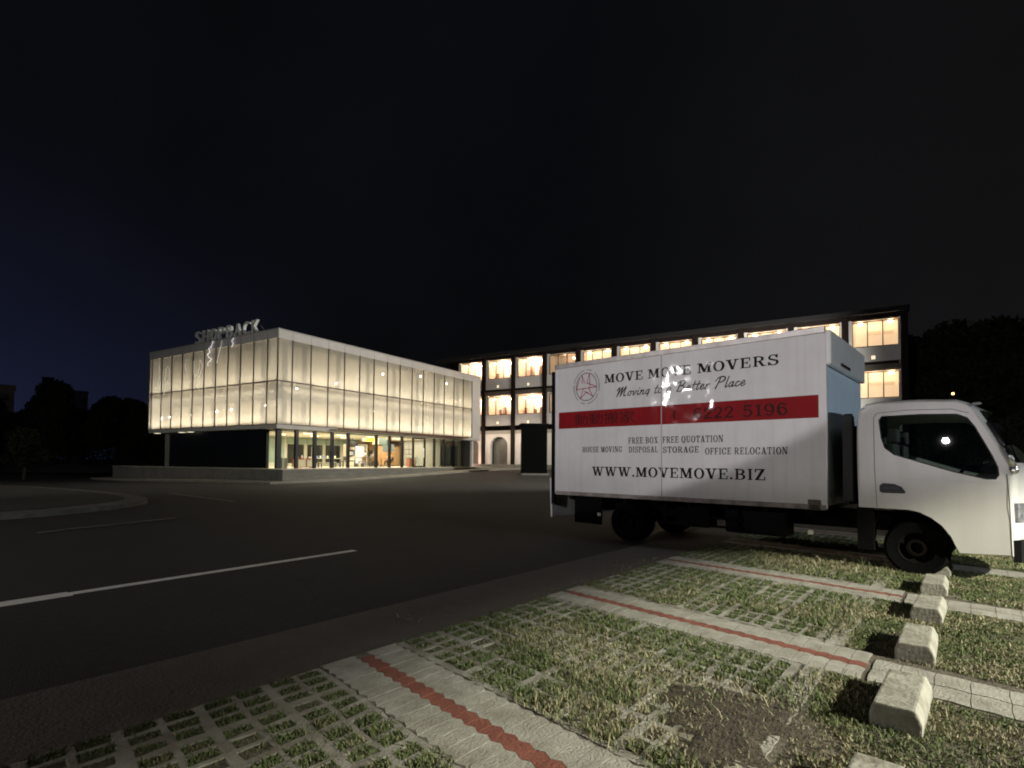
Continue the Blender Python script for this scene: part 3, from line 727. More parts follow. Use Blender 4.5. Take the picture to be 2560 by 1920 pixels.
# emblem
EC = (-4.165, 2.975); ER = (.255, .285)
arc = lambda a0, a1, k, n=24: [(k * math.cos(a0 + (a1 - a0) * i / n), k * math.sin(a0 + (a1 - a0) * i / n)) for i in range(n + 1)]
def em(strokes): return stroke_mask_quads([([(p[0] + 1.25, p[1] + 1.25) for p in s], t) for s, t in strokes], EC[0] - 1.25 * ER[0], EC[0] + 1.25 * ER[0], EC[1] - 1.25 * ER[1], EC[1] + 1.25 * ER[1], 2.5, 2.5, .1, res=40)
rings = [(arc(0, 2 * math.pi, .96, 40), .045)] + [(arc(a, a + l, 1.18, 12), .04) for a, l in ((-.3, 1.2), (1.15, .35), (1.75, 1.1), (3.0, 1.0), (4.25, .35), (4.8, 1.0))]
side_quads("emblem_ring", em(rings), grey_ink)
star = [[(-.93, -.14), (.95, -.06)], [(-.42, .86), (-.38, .25)], [(-.42, .86), (-.15, .25)], [(.28, .92), (.06, .25)], [(.28, .92), (.33, -.08)], [(.06, .25), (.95, -.06)],
        [(-.3, -.14), (-.56, -.8)], [(-.56, -.8), (.0, -.35)], [(.0, -.35), (.62, -.72)], [(.62, -.72), (.2, -.1)], [(-.18, -.3), (.14, -.48)], [(-.62, .62), (-.93, -.14)]]
side_quads("emblem_star", em([(s, .062) for s in star]), mat("red vinyl emblem", (.33, .05, .07), .4))
# dark swung rear part and tail lift
MB().box(.0, .055, BL + .034, BL + .12, .62, BZ1 - .1).build("rear_frame", blk, truck, bevel=.01)
tl = MB(); tl.prism([(BL + .13, .34), (BL + .17, .34), (BL + .20, 1.16), (BL + .16, 1.16)], 'x', .05, BW - .05)
tl.build("tail_lift", mat("pale tail lift plate", (.62, .63, .60), .5, noise=(4, (.4, .4, .37), .7)), truck, bevel=.006)
# chassis
ch = MB().box(.75, .87, -1.7, BL - .05, .52, .74).box(BW - .87, BW - .75, -1.7, BL - .05, .52, .74)
for yy in np.arange(.2, BL, .62): ch.box(.06, BW - .06, yy, yy + .07, .74, BZ0 - .046)
ch.build("chassis_frame", blk, truck)
MB().box(.10, .50, .55, 1.5, .36, .74).build("fuel_tank", mat("black tank steel", (.004, .004, .004), .7, spec=.15), truck, bevel=.05)  # tank kept a flat near-black
MB().box(.06, .44, 1.75, 2.35, .40, .74).build("battery_box", blk, truck, bevel=.02)
MB().box(.05, .09, 1.2, 2.6, .42, .46).box(.05, .09, 1.2, 2.6, .56, .60).box(.05, .09, 1.25, 1.29, .42, .75).box(.05, .09, 2.5, 2.54, .42, .75).build("side_guard", blk, truck)
for yy in (.22, 3.9):
    MB().box(.045, .06, yy - .035, yy + .035, .45, .51).build("side_reflector", mat("reflector", (.75, .72, .6), .25), truck)
MB().box(.08, .10, 3.86, 4.5, .28, .80).build("mud_flap", rub, truck)
def wheel(x0, x1, y, z, r, name="wheel"):
    w = MB()
    pr = [(r * .55, x0 + .02), (r * .9, x0), (r, x0 + .035), (r, x1 - .035), (r * .9, x1), (r * .55, x1 - .02)]
    n = 32; vs = []; fs = []; k = len(pr)
    for i in range(n):
        a = 2 * math.pi * i / n
        for rr, xx in pr: vs.append((xx, y + rr * math.cos(a), z + rr * math.sin(a)))
    for i in range(n):
        for j in range(k - 1): fs.append((i * k + j, ((i + 1) % n) * k + j, ((i + 1) % n) * k + j + 1, i * k + j + 1))
    w.add(vs, fs); wo = w.build(name, rub, truck, smooth=False)
    rim = MB(); pr = [(.001, x0 + .09), (r * .18, x0 + .09), (r * .20, x0 + .03), (r * .30, x0 + .03), (r * .34, x0 + .10), (r * .5, x0 + .07), (r * .57, x0 + .015)]
    vs = []; fs = []; k = len(pr)
    for i in range(n):
        a = 2 * math.pi * i / n
        for rr, xx in pr: vs.append((xx, y + rr * math.cos(a), z + rr * math.sin(a)))
    for i in range(n):
        for j in range(k - 1): fs.append((i * k + j, ((i + 1) % n) * k + j, ((i + 1) % n) * k + j + 1, i * k + j + 1))
    rim.add(vs, fs)
    for i in range(5):
        a = 2 * math.pi * i / 5 + .3; yc, zc = y + r * .42 * math.cos(a), z + r * .42 * math.sin(a)
        rim.box(x0 + .05, x0 + .085, yc - .014, yc + .014, zc - .014, zc + .014)
    rim.build("rim", mat("grimy shaded wheel steel", (.004, .0035, .003), .8, .0, noise=(7, (.014, .010, .007), .5), spec=.05), wo)  # near-black rims: the shade over the wheels is put into the colour
wheel(.14, .37, -1.02, .375, .365); wheel(BW - .5, BW - .27, -1.02, .375, .365)
wheel(.16, .60, 3.35, .375, .365); wheel(BW - .7, BW - .26, 3.35, .375, .365)
MB().tube([(.25, -1.02, .375), (BW - .4, -1.02, .375)], .06).tube([(.3, 3.35, .375), (BW - .4, 3.35, .375)], .08).build("axle", blk, truck)

# cab: side outline in (F, z); F forward
CX0, CXW = .09, 2.02        # near side plane and cab width
OUT = [(.385, .89), (.36, 1.3), (.352, 1.8), (.355, 2.12), (.385, 2.25), (.46, 2.335), (.60, 2.362), (1.06, 2.362), (1.46, 2.335), (1.58, 2.285), (1.655, 2.19),
       (1.735, 2.03), (1.855, 1.77), (1.965, 1.52), (1.995, 1.42), (1.985, 1.20), (1.985, .82), (1.982, .375),
       (1.47, .375), (1.435, .45), (1.39, .565), (1.30, .70), (1.19, .795), (1.07, .86), (.96, .885)]
WIN = [(.635, 2.10), (.665, 2.145), (1.10, 2.15), (1.46, 2.135), (1.56, 2.085), (1.63, 1.97), (1.70, 1.81), (1.79, 1.60), (1.838, 1.46), (1.846, 1.37), (1.82, 1.325), (1.74, 1.325), (1.42, 1.41), (1.08, 1.53), (.80, 1.63), (.70, 1.72), (.66, 1.86)]
def tumble(z): return .055 * max(0, z - 1.0)
def offset_poly(P, d):
    n = len(P); out_ = []
    for i in range(n):
        a, bq, c = P[i - 1], P[i], P[(i + 1) % n]
        e1 = Vector((bq[0] - a[0], bq[1] - a[1])).normalized(); e2 = Vector((c[0] - bq[0], c[1] - bq[1])).normalized()
        n1 = Vector((e1.y, -e1.x)); n2 = Vector((e2.y, -e2.x)); nn = (n1 + n2)
        nn = nn.normalized() if nn.length > 1e-6 else n1
        out_.append((bq[0] + nn.x * d, bq[1] + nn.y * d))
    return out_
def side_panel(outline, hole, xf):
    bm = bmesh.new()
    def loop(P):
        vs = [bm.verts.new((xf(p[1]), -p[0], p[1])) for p in P]
        return [bm.edges.new((vs[i], vs[(i + 1) % len(vs)])) for i in range(len(vs))]
    es = loop(outline)
    if hole: es += loop(hole)
    bmesh.ops.triangle_fill(bm, use_beauty=True, edges=es)
    return bm
def bm_to(b_, bm):
    bm.verts.index_update(); b_.add([v.co[:] for v in bm.verts], [[v.index for v in f.verts] for f in bm.faces]); bm.free()
cab = MB()
rings_ = []
ins = [(.0, .0), (.012, -.022), (.04, -.010), (.09, 0)]   # (x in from side plane, inset) for the rounded edge
SIDE = offset_poly(OUT, .035)   # clockwise outline -> positive offset shrinks
def shrink_sel(k):  # blend between the side outline and the full outline; the bottom stays
    return [(s[0] + (o[0] - s[0]) * k, s[1] + (o[1] - s[1]) * k) if o[1] > .9 or o[0] > 1.6 else o for s, o in zip(SIDE, OUT)]
XR = [(0, 0.0), (.010, .45), (.035, .80), (.08, 1.0), (.30, 1.0), (CXW / 2, 1.0), (CXW - .30, 1.0), (CXW - .08, 1.0), (CXW - .035, .8), (CXW - .01, .45), (CXW, 0)]
bulge = lambda u: .22 * (1 - (2 * u - 1) ** 2)
for xo, k in XR:
    u = xo / CXW; ring = []
    for (F, z), o in zip(shrink_sel(k), OUT):
        fb = bulge(u) * (1 if o[0] > 1.9 else (.7 if o[0] > 1.6 and o[1] > 1.4 else 0)); zb = .03 * (1 - (2 * u - 1) ** 2) if o[1] > 2.2 else 0
        tx = tumble(z); x = CX0 + tx + (CXW - 2 * tx) * u
        ring.append((x, -(F + fb), z + zb))
    rings_.append(ring)
nO = len(OUT)
for i in range(len(XR) - 1):
    for j in range(nO):
        j2 = (j + 1) % nO
        F0, z0_ = OUT[j]; F1, z1_ = OUT[j2]
        wind = 10 <= j <= 12 and 3 <= i <= 6          # windscreen opening
        arch = j >= 17 and 0 < i < len(XR) - 2 and (i >= 4 and i <= 5)   # open underneath
        if wind or arch: continue
        cab.quad(rings_[i][j], rings_[i + 1][j], rings_[i + 1][j2], rings_[i][j2])
sidep = shrink_sel(0)
bm_to(cab, side_panel(sidep, WIN, lambda z: CX0 + tumble(z)))
bm_to(cab, side_panel(sidep, WIN, lambda z: CX0 + CXW - tumble(z)))
cabw = mat("white cab paint", (.76, .745, .70), .28, noise=(1.5, (.68, .66, .61), .7), streak=((2, 7, 1.0), (.52, .49, .43), .22), coat=.8, coat_r=.05)
cabo = cab.build("cab", cabw, truck)
cg = glass("cab glass", (.80, .90, .84), .92, .01)
gm = MB(); bm_to(gm, side_panel(offset_poly(WIN, -.012), None, lambda z: CX0 + tumble(z) + .006))
gm.build("side_window", cg, truck, fix=False)
gm = MB(); bm_to(gm, side_panel(offset_poly(WIN, -.012), None, lambda z: CX0 + CXW - tumble(z) - .006))
gm.build("side_window", cg, truck, fix=False)
ws = MB()
for i in range(3, 7):
    for j in range(10, 13): ws.quad(rings_[i][j], rings_[i + 1][j], rings_[i + 1][j + 1], rings_[i][j + 1])
ws.build("windscreen", cg, truck)
# window rubber
def edge_strip(P, w, d, name, m):
    bq = MB(); Q = offset_poly(P, -w); n = len(P); xf = lambda z: CX0 + tumble(z) - d
    for i in range(n):
        j = (i + 1) % n
        bq.quad((xf(P[i][1]), -P[i][0], P[i][1]), (xf(P[j][1]), -P[j][0], P[j][1]), (xf(Q[j][1]), -Q[j][0], Q[j][1]), (xf(Q[i][1]), -Q[i][0], Q[i][1]))
    return bq.build(name, m, truck)
edge_strip(WIN, .014, .003, "window_seal", mat("window rubber", (.015, .015, .016), .6))
# door gap lines
def gap_line(pts, w=.007):
    bq = MB(); xf = lambda z: CX0 + tumble(z) - .0025
    for a, c in zip(pts[:-1], pts[1:]):
        d = Vector((c[0] - a[0], c[1] - a[1])).normalized(); nx, nz = -d.y * w / 2, d.x * w / 2
        P = [(a[0] + nx, a[1] + nz), (c[0] + nx, c[1] + nz), (c[0] - nx, c[1] - nz), (a[0] - nx, a[1] - nz)]
        bq.quad(*[(xf(z), -f, z) for f, z in P])
    return bq
gl_ = gap_line([(.60, .90), (.575, 1.4), (.565, 2.14), (.60, 2.20), (.95, 2.225), (1.42, 2.21), (1.58, 2.15)])
gl_.v += []; gl_.build("door_gap", mat("gap shadow", (.10, .095, .09), .7), truck)
gap_line([(1.925, 1.38), (1.945, 1.0), (1.958, .39)], .010).build("door_gap", MATS["gap shadow"], truck)
gap_line([(.60, 1.30), (1.9, 1.27)], .004).build("door_crease", mat("crease white", (.62, .61, .58), .4), truck)
hd = MB(); hp = [(.632, 1.12), (.632, 1.20), (.67, 1.232), (.80, 1.225), (.88, 1.185), (.925, 1.112), (.90, 1.10), (.66, 1.098)]
hd.prism([(-f, z) for f, z in hp], 'x', CX0 - .004, CX0 + .03); hd.build("door_handle", mat("black handle plastic", (.012, .010, .014), .45), truck, bevel=.003)
MB().box(CX0 - .022, CX0 - .005, -.86, -.68, 1.15, 1.185).build("handle_grip", mat("grip plastic", (.03, .028, .03), .35), truck, bevel=.004)
# front: headlamp, bumper, grille
fx = lambda x: bulge((x - CX0) / CXW)
def front_patch(name, m, x0, x1, z0, z1, off, n=6):
    bq = MB()
    for i in range(n):
        a = x0 + (x1 - x0) * i / n; c = x0 + (x1 - x0) * (i + 1) / n
        fa, fc = 1.986 + fx(a) + off, 1.986 + fx(c) + off
        for (A, B) in ((fa, fc),):
            bq.add([(a, -A, z0), (c, -B, z0), (c, -B, z1), (a, -A, z1), (a, -A + off + .02, z0), (c, -B + off + .02, z0), (c, -B + off + .02, z1), (a, -A + off + .02, z1)],
                   [(0, 1, 2, 3), (3, 2, 6, 7), (0, 4, 5, 1)] + ([(0, 3, 7, 4)] if i == 0 else []) + ([(1, 5, 6, 2)] if i == n - 1 else []))
    return bq.build(name, m, truck)
chrome = mat("chromed reflector", (.8, .8, .8), .12, 1.0, bump=(25, .6)); lensm = mat("headlamp lens", (.42, .42, .44), .12, .3, noise=(9, (.12, .12, .13), .9), bump=(18, .5))
for x0, x1 in ((CX0 + .03, CX0 + .50), (CX0 + CXW - .50, CX0 + CXW - .03)):
    front_patch("headlight", lensm, x0, x1, .80, 1.03, .02)
front_patch("grille", blk, CX0 + .55, CX0 + CXW - .55, .82, 1.02, .015)
front_patch("bumper", mat("dark grey bumper", (.008, .008, .008), .7, spec=.15), CX0 + .01, CX0 + CXW - .01, .32, .585, .05)
front_patch("number_plate", mat("blank plate", (.02, .02, .02), .4), CX0 + .8, CX0 + 1.25, .42, .53, .062)
# A-pillar trim, mirror arm
MB().tube([(CX0 + .10, -1.76, 2.03), (CX0 + .085, -1.87, 1.79), (CX0 + .05, -1.985, 1.53)], .020).build("pillar_trim", mat("dark pillar trim", (.03, .03, .034), .3), truck, smooth=True)
mr = MB().tube([(CX0 + .07, -1.90, 1.72), (CX0 + .02, -1.96, 1.60), (CX0 + .015, -1.985, 1.47)], [.02, .035, .03], 10); mr.ellip((CX0 + .02, -1.99, 1.44), .035, .05, .06)
mr.build("mirror_bracket", chrome, truck, smooth=True)
MB().ellip((CX0 + .1, -1.66, 2.27), .03, .05, .02).build("roof_lamp", mat("clear lens", (.4, .4, .42), .1), truck, smooth=True)
MB().tube([(CX0 + .4, -2.04, 1.52), (CX0 + .55, -1.96, 1.78), (CX0 + .8, -1.90, 2.0)], .008, 6).build("wiper", blk, truck)
# interior: seats, far door, steering wheel, dash
inn = mat("grey cab upholstery", (.06, .06, .055), .8, noise=(6, (.09, .085, .07), .8))
st = MB()
for x in (CX0 + .22, CX0 + 1.2):
    st.box(x, x + .55, -1.25, -.72, 1.05, 1.22).box(x, x + .55, -.78, -.64, 1.15, 1.78).box(x + .13, x + .42, -.80, -.68, 1.80, 2.0)
st.build("seat", inn, truck, bevel=.03)
MB().box(CX0 + .06, CX0 + CXW - .06, -1.88, -1.62, .95, 1.36).build("dashboard", mat("dash plastic", (.025, .025, .024), .6), truck, bevel=.03)
sw = MB(); sw.tube([(CX0 + .48 + .2 * math.cos(a), -1.50 - .1 * math.sin(a), 1.43 + .17 * math.sin(a)) for a in np.linspace(0, 2 * math.pi, 25)], .014, 6)
sw.build("steering_wheel", blk, truck)
MB().box(CX0 + .08, CX0 + CXW - .08, -1.85, -.45, .98, 1.02).box(CX0 + .07, CX0 + CXW - .07, -.47, -.43, .98, 2.28).build("cab_lining", mat("cab lining", (.05, .05, .048), .8), truck)
# dark gap between cab and box, air intake, mudguard
MB().box(.20, .36, -.30, -.17, .95, 2.19).tube([(.27, -.24, 2.1), (.27, -.24, 2.22)], .06).build("air_intake", mat("black intake plastic", (.012, .012, .012), .7), truck, bevel=.015)
MB().box(.45, 1.9, -.33, -.20, .9, 2.05).build("cab_back_rack", blk, truck)
mg = MB(); P_ = [(F, z) for F, z in OUT[17:]] ; P_ = [(1.47, .375), (1.435, .45), (1.39, .565), (1.30, .70), (1.19, .795), (1.07, .86), (.96, .885), (.70, .84), (.58, .72), (.52, .55), (.5, .36)]
for (a, za), (c, zc) in zip(P_[:-1], P_[1:]): mg.quad((CX0 + .03, -a, za - .012), (CX0 + .03, -c, zc - .012), (CX0 + .5, -c, zc - .012), (CX0 + .5, -a, za - .012))
mg.build("mudguard", blk, truck)
MB().box(CX0 + .02, CX0 + .3, -.56, -.36, .30, .40).box(CX0 + .02, CX0 + .06, -.56, -.36, .4, .88).build("cab_step", blk, truck)

# ------------------------------------------------------------------ glass shop building (frame A)
A = thing("glass_pavilion", "two storey box of glowing frosted glass over a clear glazed ground floor on a plinth", "building", (CA[0], CA[1], 0), AW)
PWd = 1.236
XS = [0, .915] + [.915 + PWd * i for i in range(1, 15)]     # right face mullions, ends 18.22
X_END = 19.45
YS = [0, .915] + [.915 + PWd * i for i in range(1, 11)] + [13.6]
Y_END = 13.6
ZB, ZM, ZG, ZT, FL = 3.41, 5.79, 8.12, 8.58, 1.0
frost = glass("frosted facade glass", (1.0, .995, .96), .86, .12, (.86, .84, .77), .27, wave=((3.2, 3.2, .5), .010))
mull = mat("bronze mullion", (.05, .034, .038), .5, .2)
pf = mat("pale grey metal panel", (.40, .39, .36), .45, noise=(.7, (.34, .33, .30), .7))
def pane(x0, x1, y0, y1, z0, z1):
    return MB().box(x0, x1, y0, y1, z0, z1)
for i in range(len(XS) - 1):
    for z0, z1 in ((ZB + .03, ZM - .036), (ZM + .036, ZG)):
        pane(XS[i] + .022, XS[i + 1] - .022, .0, .014, z0, z1).build("facade_panel", frost, A)
for i in range(len(YS) - 1):
    for z0, z1 in ((ZB + .03, ZM - .036), (ZM + .036, ZG)):
        pane(.0, .014, YS[i] + .022, YS[i + 1] - .022, z0, z1).build("facade_panel", frost, A)
fr = MB()
for x in XS: fr.box(x - .022, x + .022, -.03, .05, ZB, ZG)
for i in range(len(XS) - 1): fr.box(XS[i] + .022, XS[i + 1] - .022, -.026, .045, ZM - .034, ZM + .034); fr.box(XS[i] + .022, XS[i + 1] - .022, -.02, .05, ZB, ZB + .03)
fr.build("facade_frame", mull, A)
fr = MB()
for y in YS[1:]: fr.box(-.03, .05, y - .022, y + .022, ZB, ZG)
for i in range(len(YS) - 1): fr.box(-.026, .045, YS[i] + .022, YS[i + 1] - .022, ZM - .034, ZM + .034); fr.box(-.02, .05, YS[i] + .022, YS[i + 1] - .022, ZB, ZB + .03)
fr.build("facade_frame", mull, A)
# fascia and end wall
pl = mat("translucent fascia panel", (.58, .56, .52), .4, noise=(.5, (.42, .40, .36), .7))
fa = MB()
for i in range(len(XS) - 1): fa.box(XS[i] + .008, XS[i + 1] - .008, -.012, .03, ZG + .004, ZT)
fa.box(XS[-1] + .008, X_END, -.012, .03, ZG + .004, ZT)
for i in range(len(YS) - 1): fa.box(-.012, .03, YS[i] + .04, YS[i + 1] - .008, ZG + .004, ZT)
fa.build("fascia", pl, A)
MB().box(-.05, X_END + .02, -.05, .35, ZT + .002, ZT + .06).box(-.05, .35, .352, Y_END + .02, ZT + .003, ZT + .058).build("parapet_cap", pf, A)
endw = mat("white end wall panel", (.62, .60, .55), .6, noise=(.8, (.55, .53, .48), .7))
MB().box(XS[-1] + .024, X_END, .0, .25, ZB, ZG).box(X_END - .25, X_END, .252, Y_END, ZB, ZG).build("end_wall", endw, A)
MB().box(.05, X_END, Y_END - .02, Y_END + .2, ZB, ZT).build("rear_wall", pf, A)
MB().box(.36, X_END, .36, Y_END - .03, ZT - .5, ZT - .3).build("roof", mat("dark roof felt", (.04, .04, .04), .9), A)
MB().box(.02, X_END, .02, Y_END - .02, ZB - .22, ZB - .003).build("soffit", mat("soffit board", (.55, .53, .47), .7, noise=(1, (.48, .46, .40), .6)), A, bevel=.004)
# cavity behind the frosted glass: curtain wall, floor edge beam, columns, struts
CV = 1.15
cur = MB()
def curtain(b_, along, fixed, L0, L1, z0, z1, swap):
    n = int((L1 - L0) / .06); vs = []; ph = 0
    for i in range(n + 1):
        s = L0 + (L1 - L0) * i / n; ph += RNG.uniform(.5, 1.1); d = fixed + .045 * math.sin(ph) + .02 * math.sin(ph * .31)
        for z in (z0, z1): vs.append((s, d, z) if not swap else (d, s, z))
    b_.add(vs, [(2 * i, 2 * i + 2, 2 * i + 3, 2 * i + 1) for i in range(n)])
curtain(cur, 0, CV, CV, X_END - .3, ZB + .02, ZG - .02, False); curtain(cur, 0, CV, CV, Y_END - .1, ZB + .02, ZG - .02, True)
cur.build("curtain", mat("cream curtain cloth", (.80, .74, .62), .9, noise=(.9, (.70, .64, .52), .6)), A, fix=False)
bmat = mat("grey painted steel", (.085, .078, .066), .8)
be = MB().box(.72, X_END - .3, .72, .95, 4.92, 5.32).box(.72, .95, .952, Y_END - .1, 4.92, 5.32); be.build("edge_beam", bmat, A)
for x in [.80] + [2.1 + 2.472 * i for i in range(7)]:
    MB().box(x, x + .28, .62 - .0, .715, ZB, ZG).build("facade_column", bmat, A)
for y in [2.1 + 2.472 * i for i in range(5)]:
    MB().box(.62, .715, y, y + .28, ZB, ZG).build("facade_column", bmat, A)
sb = MB()
for x in (.3, 6.0, 10.9, 14.6, 17.2): sb.tube([(x, .06, 5.72), (x + .5, .7, 5.3)], .05, 6)
for x in (.35, .62): sb.tube([(.06, x + .0, 5.7), (.7, x + .5, 5.3)], .05, 6)
sb.build("strut", bmat, A)
MB().box(.03, X_END - .3, .03, CV + .1, ZG + .0, ZG + .1).box(.03, CV + .1, CV + .102, Y_END - .1, ZG + .002, ZG + .1).build("cavity_ceiling", bmat, A)
# light fittings in the cavity
wl_ = (1.0, .89, .72)
MB().box(.3, X_END - .5, .36, .40, ZB + .0, ZB + .05).box(.36, .40, .42, Y_END - .3, ZB + .0, ZB + .05).build("light_channel", mat('white channel', (.7, .7, .66), .5), A)
LIGHT_A = 232
def strip_light(name, x, y, L, rot, power, zz, up=True, wdt=.25):
    o = lamp('AREA', name, (x, y, zz), power, wl_, A, shape='RECTANGLE', size=L, size_y=wdt)
    o.rotation_euler = (math.pi if up else 0, 0, rot); return o
strip_light("cavity_light", X_END / 2, .38, X_END - 1, 0, LIGHT_A * 1.05, ZB + .07)
strip_light("cavity_light", .38, Y_END / 2 + .3, Y_END - 1, math.pi / 2, LIGHT_A * .78, ZB + .07)
strip_light("cavity_light", X_END / 2, .5, X_END - 1, 0, LIGHT_A * .85, ZM - .1)
strip_light("cavity_light", .5, Y_END / 2 + .3, Y_END - 1, math.pi / 2, LIGHT_A * .62, ZM - .1)
strip_light("cavity_light", X_END / 2, .55, X_END - 1, 0, LIGHT_A * .80, ZM - .2, False)
strip_light("cavity_light", .55, Y_END / 2 + .3, Y_END - 1, math.pi / 2, LIGHT_A * .6, ZM - .2, False)
# small bright spot lamps behind the glass
bulb = mat("bright spot lamp", (1, 1, 1), .5, emit=(1, .95, .8), emit_s=60)
for x, y, z in [(1.6, .5, 5.55), (6.3, .5, 6.9), (8.4, .5, 7.35), (12.3, .5, 7.75), (4.4, .5, 6.2), (7.6, .5, 4.75), (15.4, .5, 7.6), (.5, 5.0, 4.45), (.5, 6.5, 4.4), (.5, 1.7, 4.55), (.5, 12.9, 4.2), (.5, 11.9, 4.25), (.5, 9.3, 4.3)]:
    MB().ellip((x, y, z), .04, .04, .04, 8, 6).build("spot_lamp", bulb, A, smooth=True)

# ground floor
GF = .5
dk = mat("dark bronze post", (.008, .006, .008), .5, .0, spec=.3)
POSTS = [(.50, .30), (1.66, .19), (2.92, .19), (4.2, .18), (5.47, .17), (7.9, .16), (9.16, .15), (10.4, .14), (14.0, .12), (15.25, .12), (16.45, .12)]
for x, w in POSTS:
    MB().box(x - w / 2, x + w / 2, GF - .06, GF + .10, FL, ZB - .23).build("post", dk, A)
gl2 = glass("clear shop glass", (.95, 1.0, .97), .93, .005)
edges = [.5] + [p for p, _ in POSTS[1:8]] + [11.57]
for a, c in zip(edges[:-1], edges[1:]):
    MB().box(a + .08, c - .08, GF, GF + .012, FL + .03, ZB - .25).build("shop_window", gl2, A)
for a, c in ((12.90, 14.0), (14.0, 15.25), (15.25, 16.45), (16.45, 17.55)):
    MB().box(a + .05, c - .05, GF, GF + .012, FL + .03, ZB - .25).build("shop_window", gl2, A)
d_ = MB().box(11.52, 11.66, GF - .03, GF + .08, FL, ZB - .23).box(12.80, 12.94, GF - .03, GF + .08, FL, ZB - .23).box(11.66, 12.80, GF - .03, GF + .08, ZB - .36, ZB - .23).box(11.66, 12.80, GF - .02, GF + .06, FL + .0, FL + .10)
do = d_.build("door", dk, A)
MB().box(11.67, 12.79, GF + .01, GF + .02, FL + .11, ZB - .37).build("door_glass", gl2, do)
MB().tube([(12.68, GF - .07, 1.7), (12.68, GF - .07, 2.4)], .02).build("door_handle", mat("steel bar", (.6, .6, .58), .3, .9), do)
MB().box(17.58, 18.72, GF, GF + .1, FL, ZB - .23).build("blank_panel", mat("black panel", (.008, .008, .009), .5), A)
MB().box(18.74, 18.90, .30, GF + 3, FL - .1, ZB - .23).build("end_pier", endw, A)
# left side: dark cladding
cladm = mat("smoked black glass", (.008, .009, .007), .32, spec=.25)
ys = [1.75, 3.3, 4.85, 6.4, 7.95, 9.5, 10.7, 11.85]
for a, c in zip(ys[:-1], ys[1:]): MB().box(GF, GF + .03, a + .012, c - .012, FL + .02, ZB - .24).build("dark_glazing", cladm, A)
MB().box(GF + .04, GF + .2, 1.75, 11.85, FL, ZB - .235).build("blackout_wall", mat("matt black", (.01, .01, .01), .9), A)
MB().box(GF - .05, GF + .12, 1.50, 1.74, FL, ZB - .23).build("post", dk, A)
MB().box(GF - .03, GF + .12, 11.87, 12.35, FL, ZB - .23).build("post", mat("grey concrete column", (.22, .21, .18), .8), A)
MB().box(GF + .03, GF + .04, .66, 1.48, FL + .02, ZB - .24).build("shop_window", gl2, A)
# floor, ceiling, back wall
MB().box(GF + .02, 18.7, GF + .02, 8.2, FL - .02, FL + .004).build("shop_floor", mat("cream floor tile", (.62, .57, .47), .4, noise=(1, (.52, .47, .38), .6)), A)
MB().box(GF + .21, 18.7, GF + .12, 8.2, ZB - .30, ZB - .225).build("shop_ceiling", mat("white ceiling", (.70, .67, .58), .8), A)
bw = mat("cream back wall", (.62, .58, .48), .8)
MB().box(.7, 18.7, 8.0, 8.2, FL, ZB - .3).build("shop_back_wall", bw, A)
MB().box(18.5, 18.7, .7, 8.0, FL, ZB - .3).build("shop_side_wall", bw, A)
wdk = mat("dark window glass", (.03, .032, .028), .15); grn = mat("pale green glass band", (.34, .42, .33), .4, noise=(2, (.24, .32, .25), .8))
for i, x in enumerate((6.6, 8.3, 10.0, 11.7)):
    MB().box(x, x + 1.35, 7.93, 7.99, 1.25, 2.62).build("back_window", wdk, A)
    MB().box(x - .1, x + 1.5, 7.94, 7.985, 2.66, 3.08).build("transom_window", grn, A)
MB().box(.75, 6.3, 7.92, 7.98, 1.3, 3.05).build("back_panel", grn, A)
wood = mat("oak panelling", (.34, .195, .085), .5, noise=(3, (.27, .15, .06), .8))
MB().box(12.6, 15.6, 5.2, 5.4, FL + .08, 2.62).build("timber_counter_wall", wood, A)
MB().box(13.2, 18.4, 6.6, 6.7, 2.3, 3.1).build("timber_header", wood, A)
ctn = MB(); curtain(ctn, 0, 1.6, 15.2, 18.4, FL + .05, 2.75, False)
ctn.build("interior_curtain", mat("grey sheer curtain", (.20, .205, .20), .9), A, fix=False)
MB().box(15.0, 15.1, .75, 4.5, FL, ZB - .3).build("partition", mat("grey partition", (.24, .24, .22), .7), A)
for x0, x1, z0, z1 in ((8.15, 8.95, 2.55, 3.0), (8.5, 9.0, 2.05, 2.53), (9.3, 9.62, 2.1, 2.6)):
    MB().box(x0, x1, GF + .03, GF + .036, z0, z1).build("window_poster", mat("white poster paper", (.72, .72, .66), .8), A)
warm = (1.0, .84, .62)
for x, y, L, Wd, pw_ in ((6.0, 3.2, 8, 4.5, 640), (12.6, 3.4, 4.2, 3.2, 330), (16.8, 4.4, 2.8, 2.0, 9)):
    lamp('AREA', "ceiling_light", (x, y, ZB - .33), pw_, warm, A, shape='RECTANGLE', size=L, size_y=Wd)
lens = mat("ceiling lamp lens", (1, 1, .9), .5, emit=(1, .85, .6), emit_s=4)
for x in (3.2, 5.8, 8.4, 11):
    for y in (1.8, 4.4): MB().box(x, x + .6, y, y + .14, ZB - .325, ZB - .302).build("ceiling_lamp", lens, A)
# awning over the entrance bays
MB().box(3.75, 16.95, -.52, -.04, ZB - .12, ZB - .05).build("canopy", mat("cream canopy soffit", (.62, .58, .48), .6), A)
MB().box(3.72, 16.98, -.56, -.522, ZB - .125, ZB - .02).build("canopy_edge", mat("dark red brown edge", (.10, .035, .03), .5), A)
o = lamp('AREA', "soffit_light", (9, .30, ZB - .24), 70, warm, A, shape='RECTANGLE', size=16, size_y=.3)
for y in (12.9, 9.9, 8.9):
    MB().box(.14, .36, y - .22, y + .22, ZB - .236, ZB - .222).build("soffit_lamp", mat("soffit lamp lens", (1, 1, .9), .5, emit=(1, .9, .65), emit_s=1.3), A)

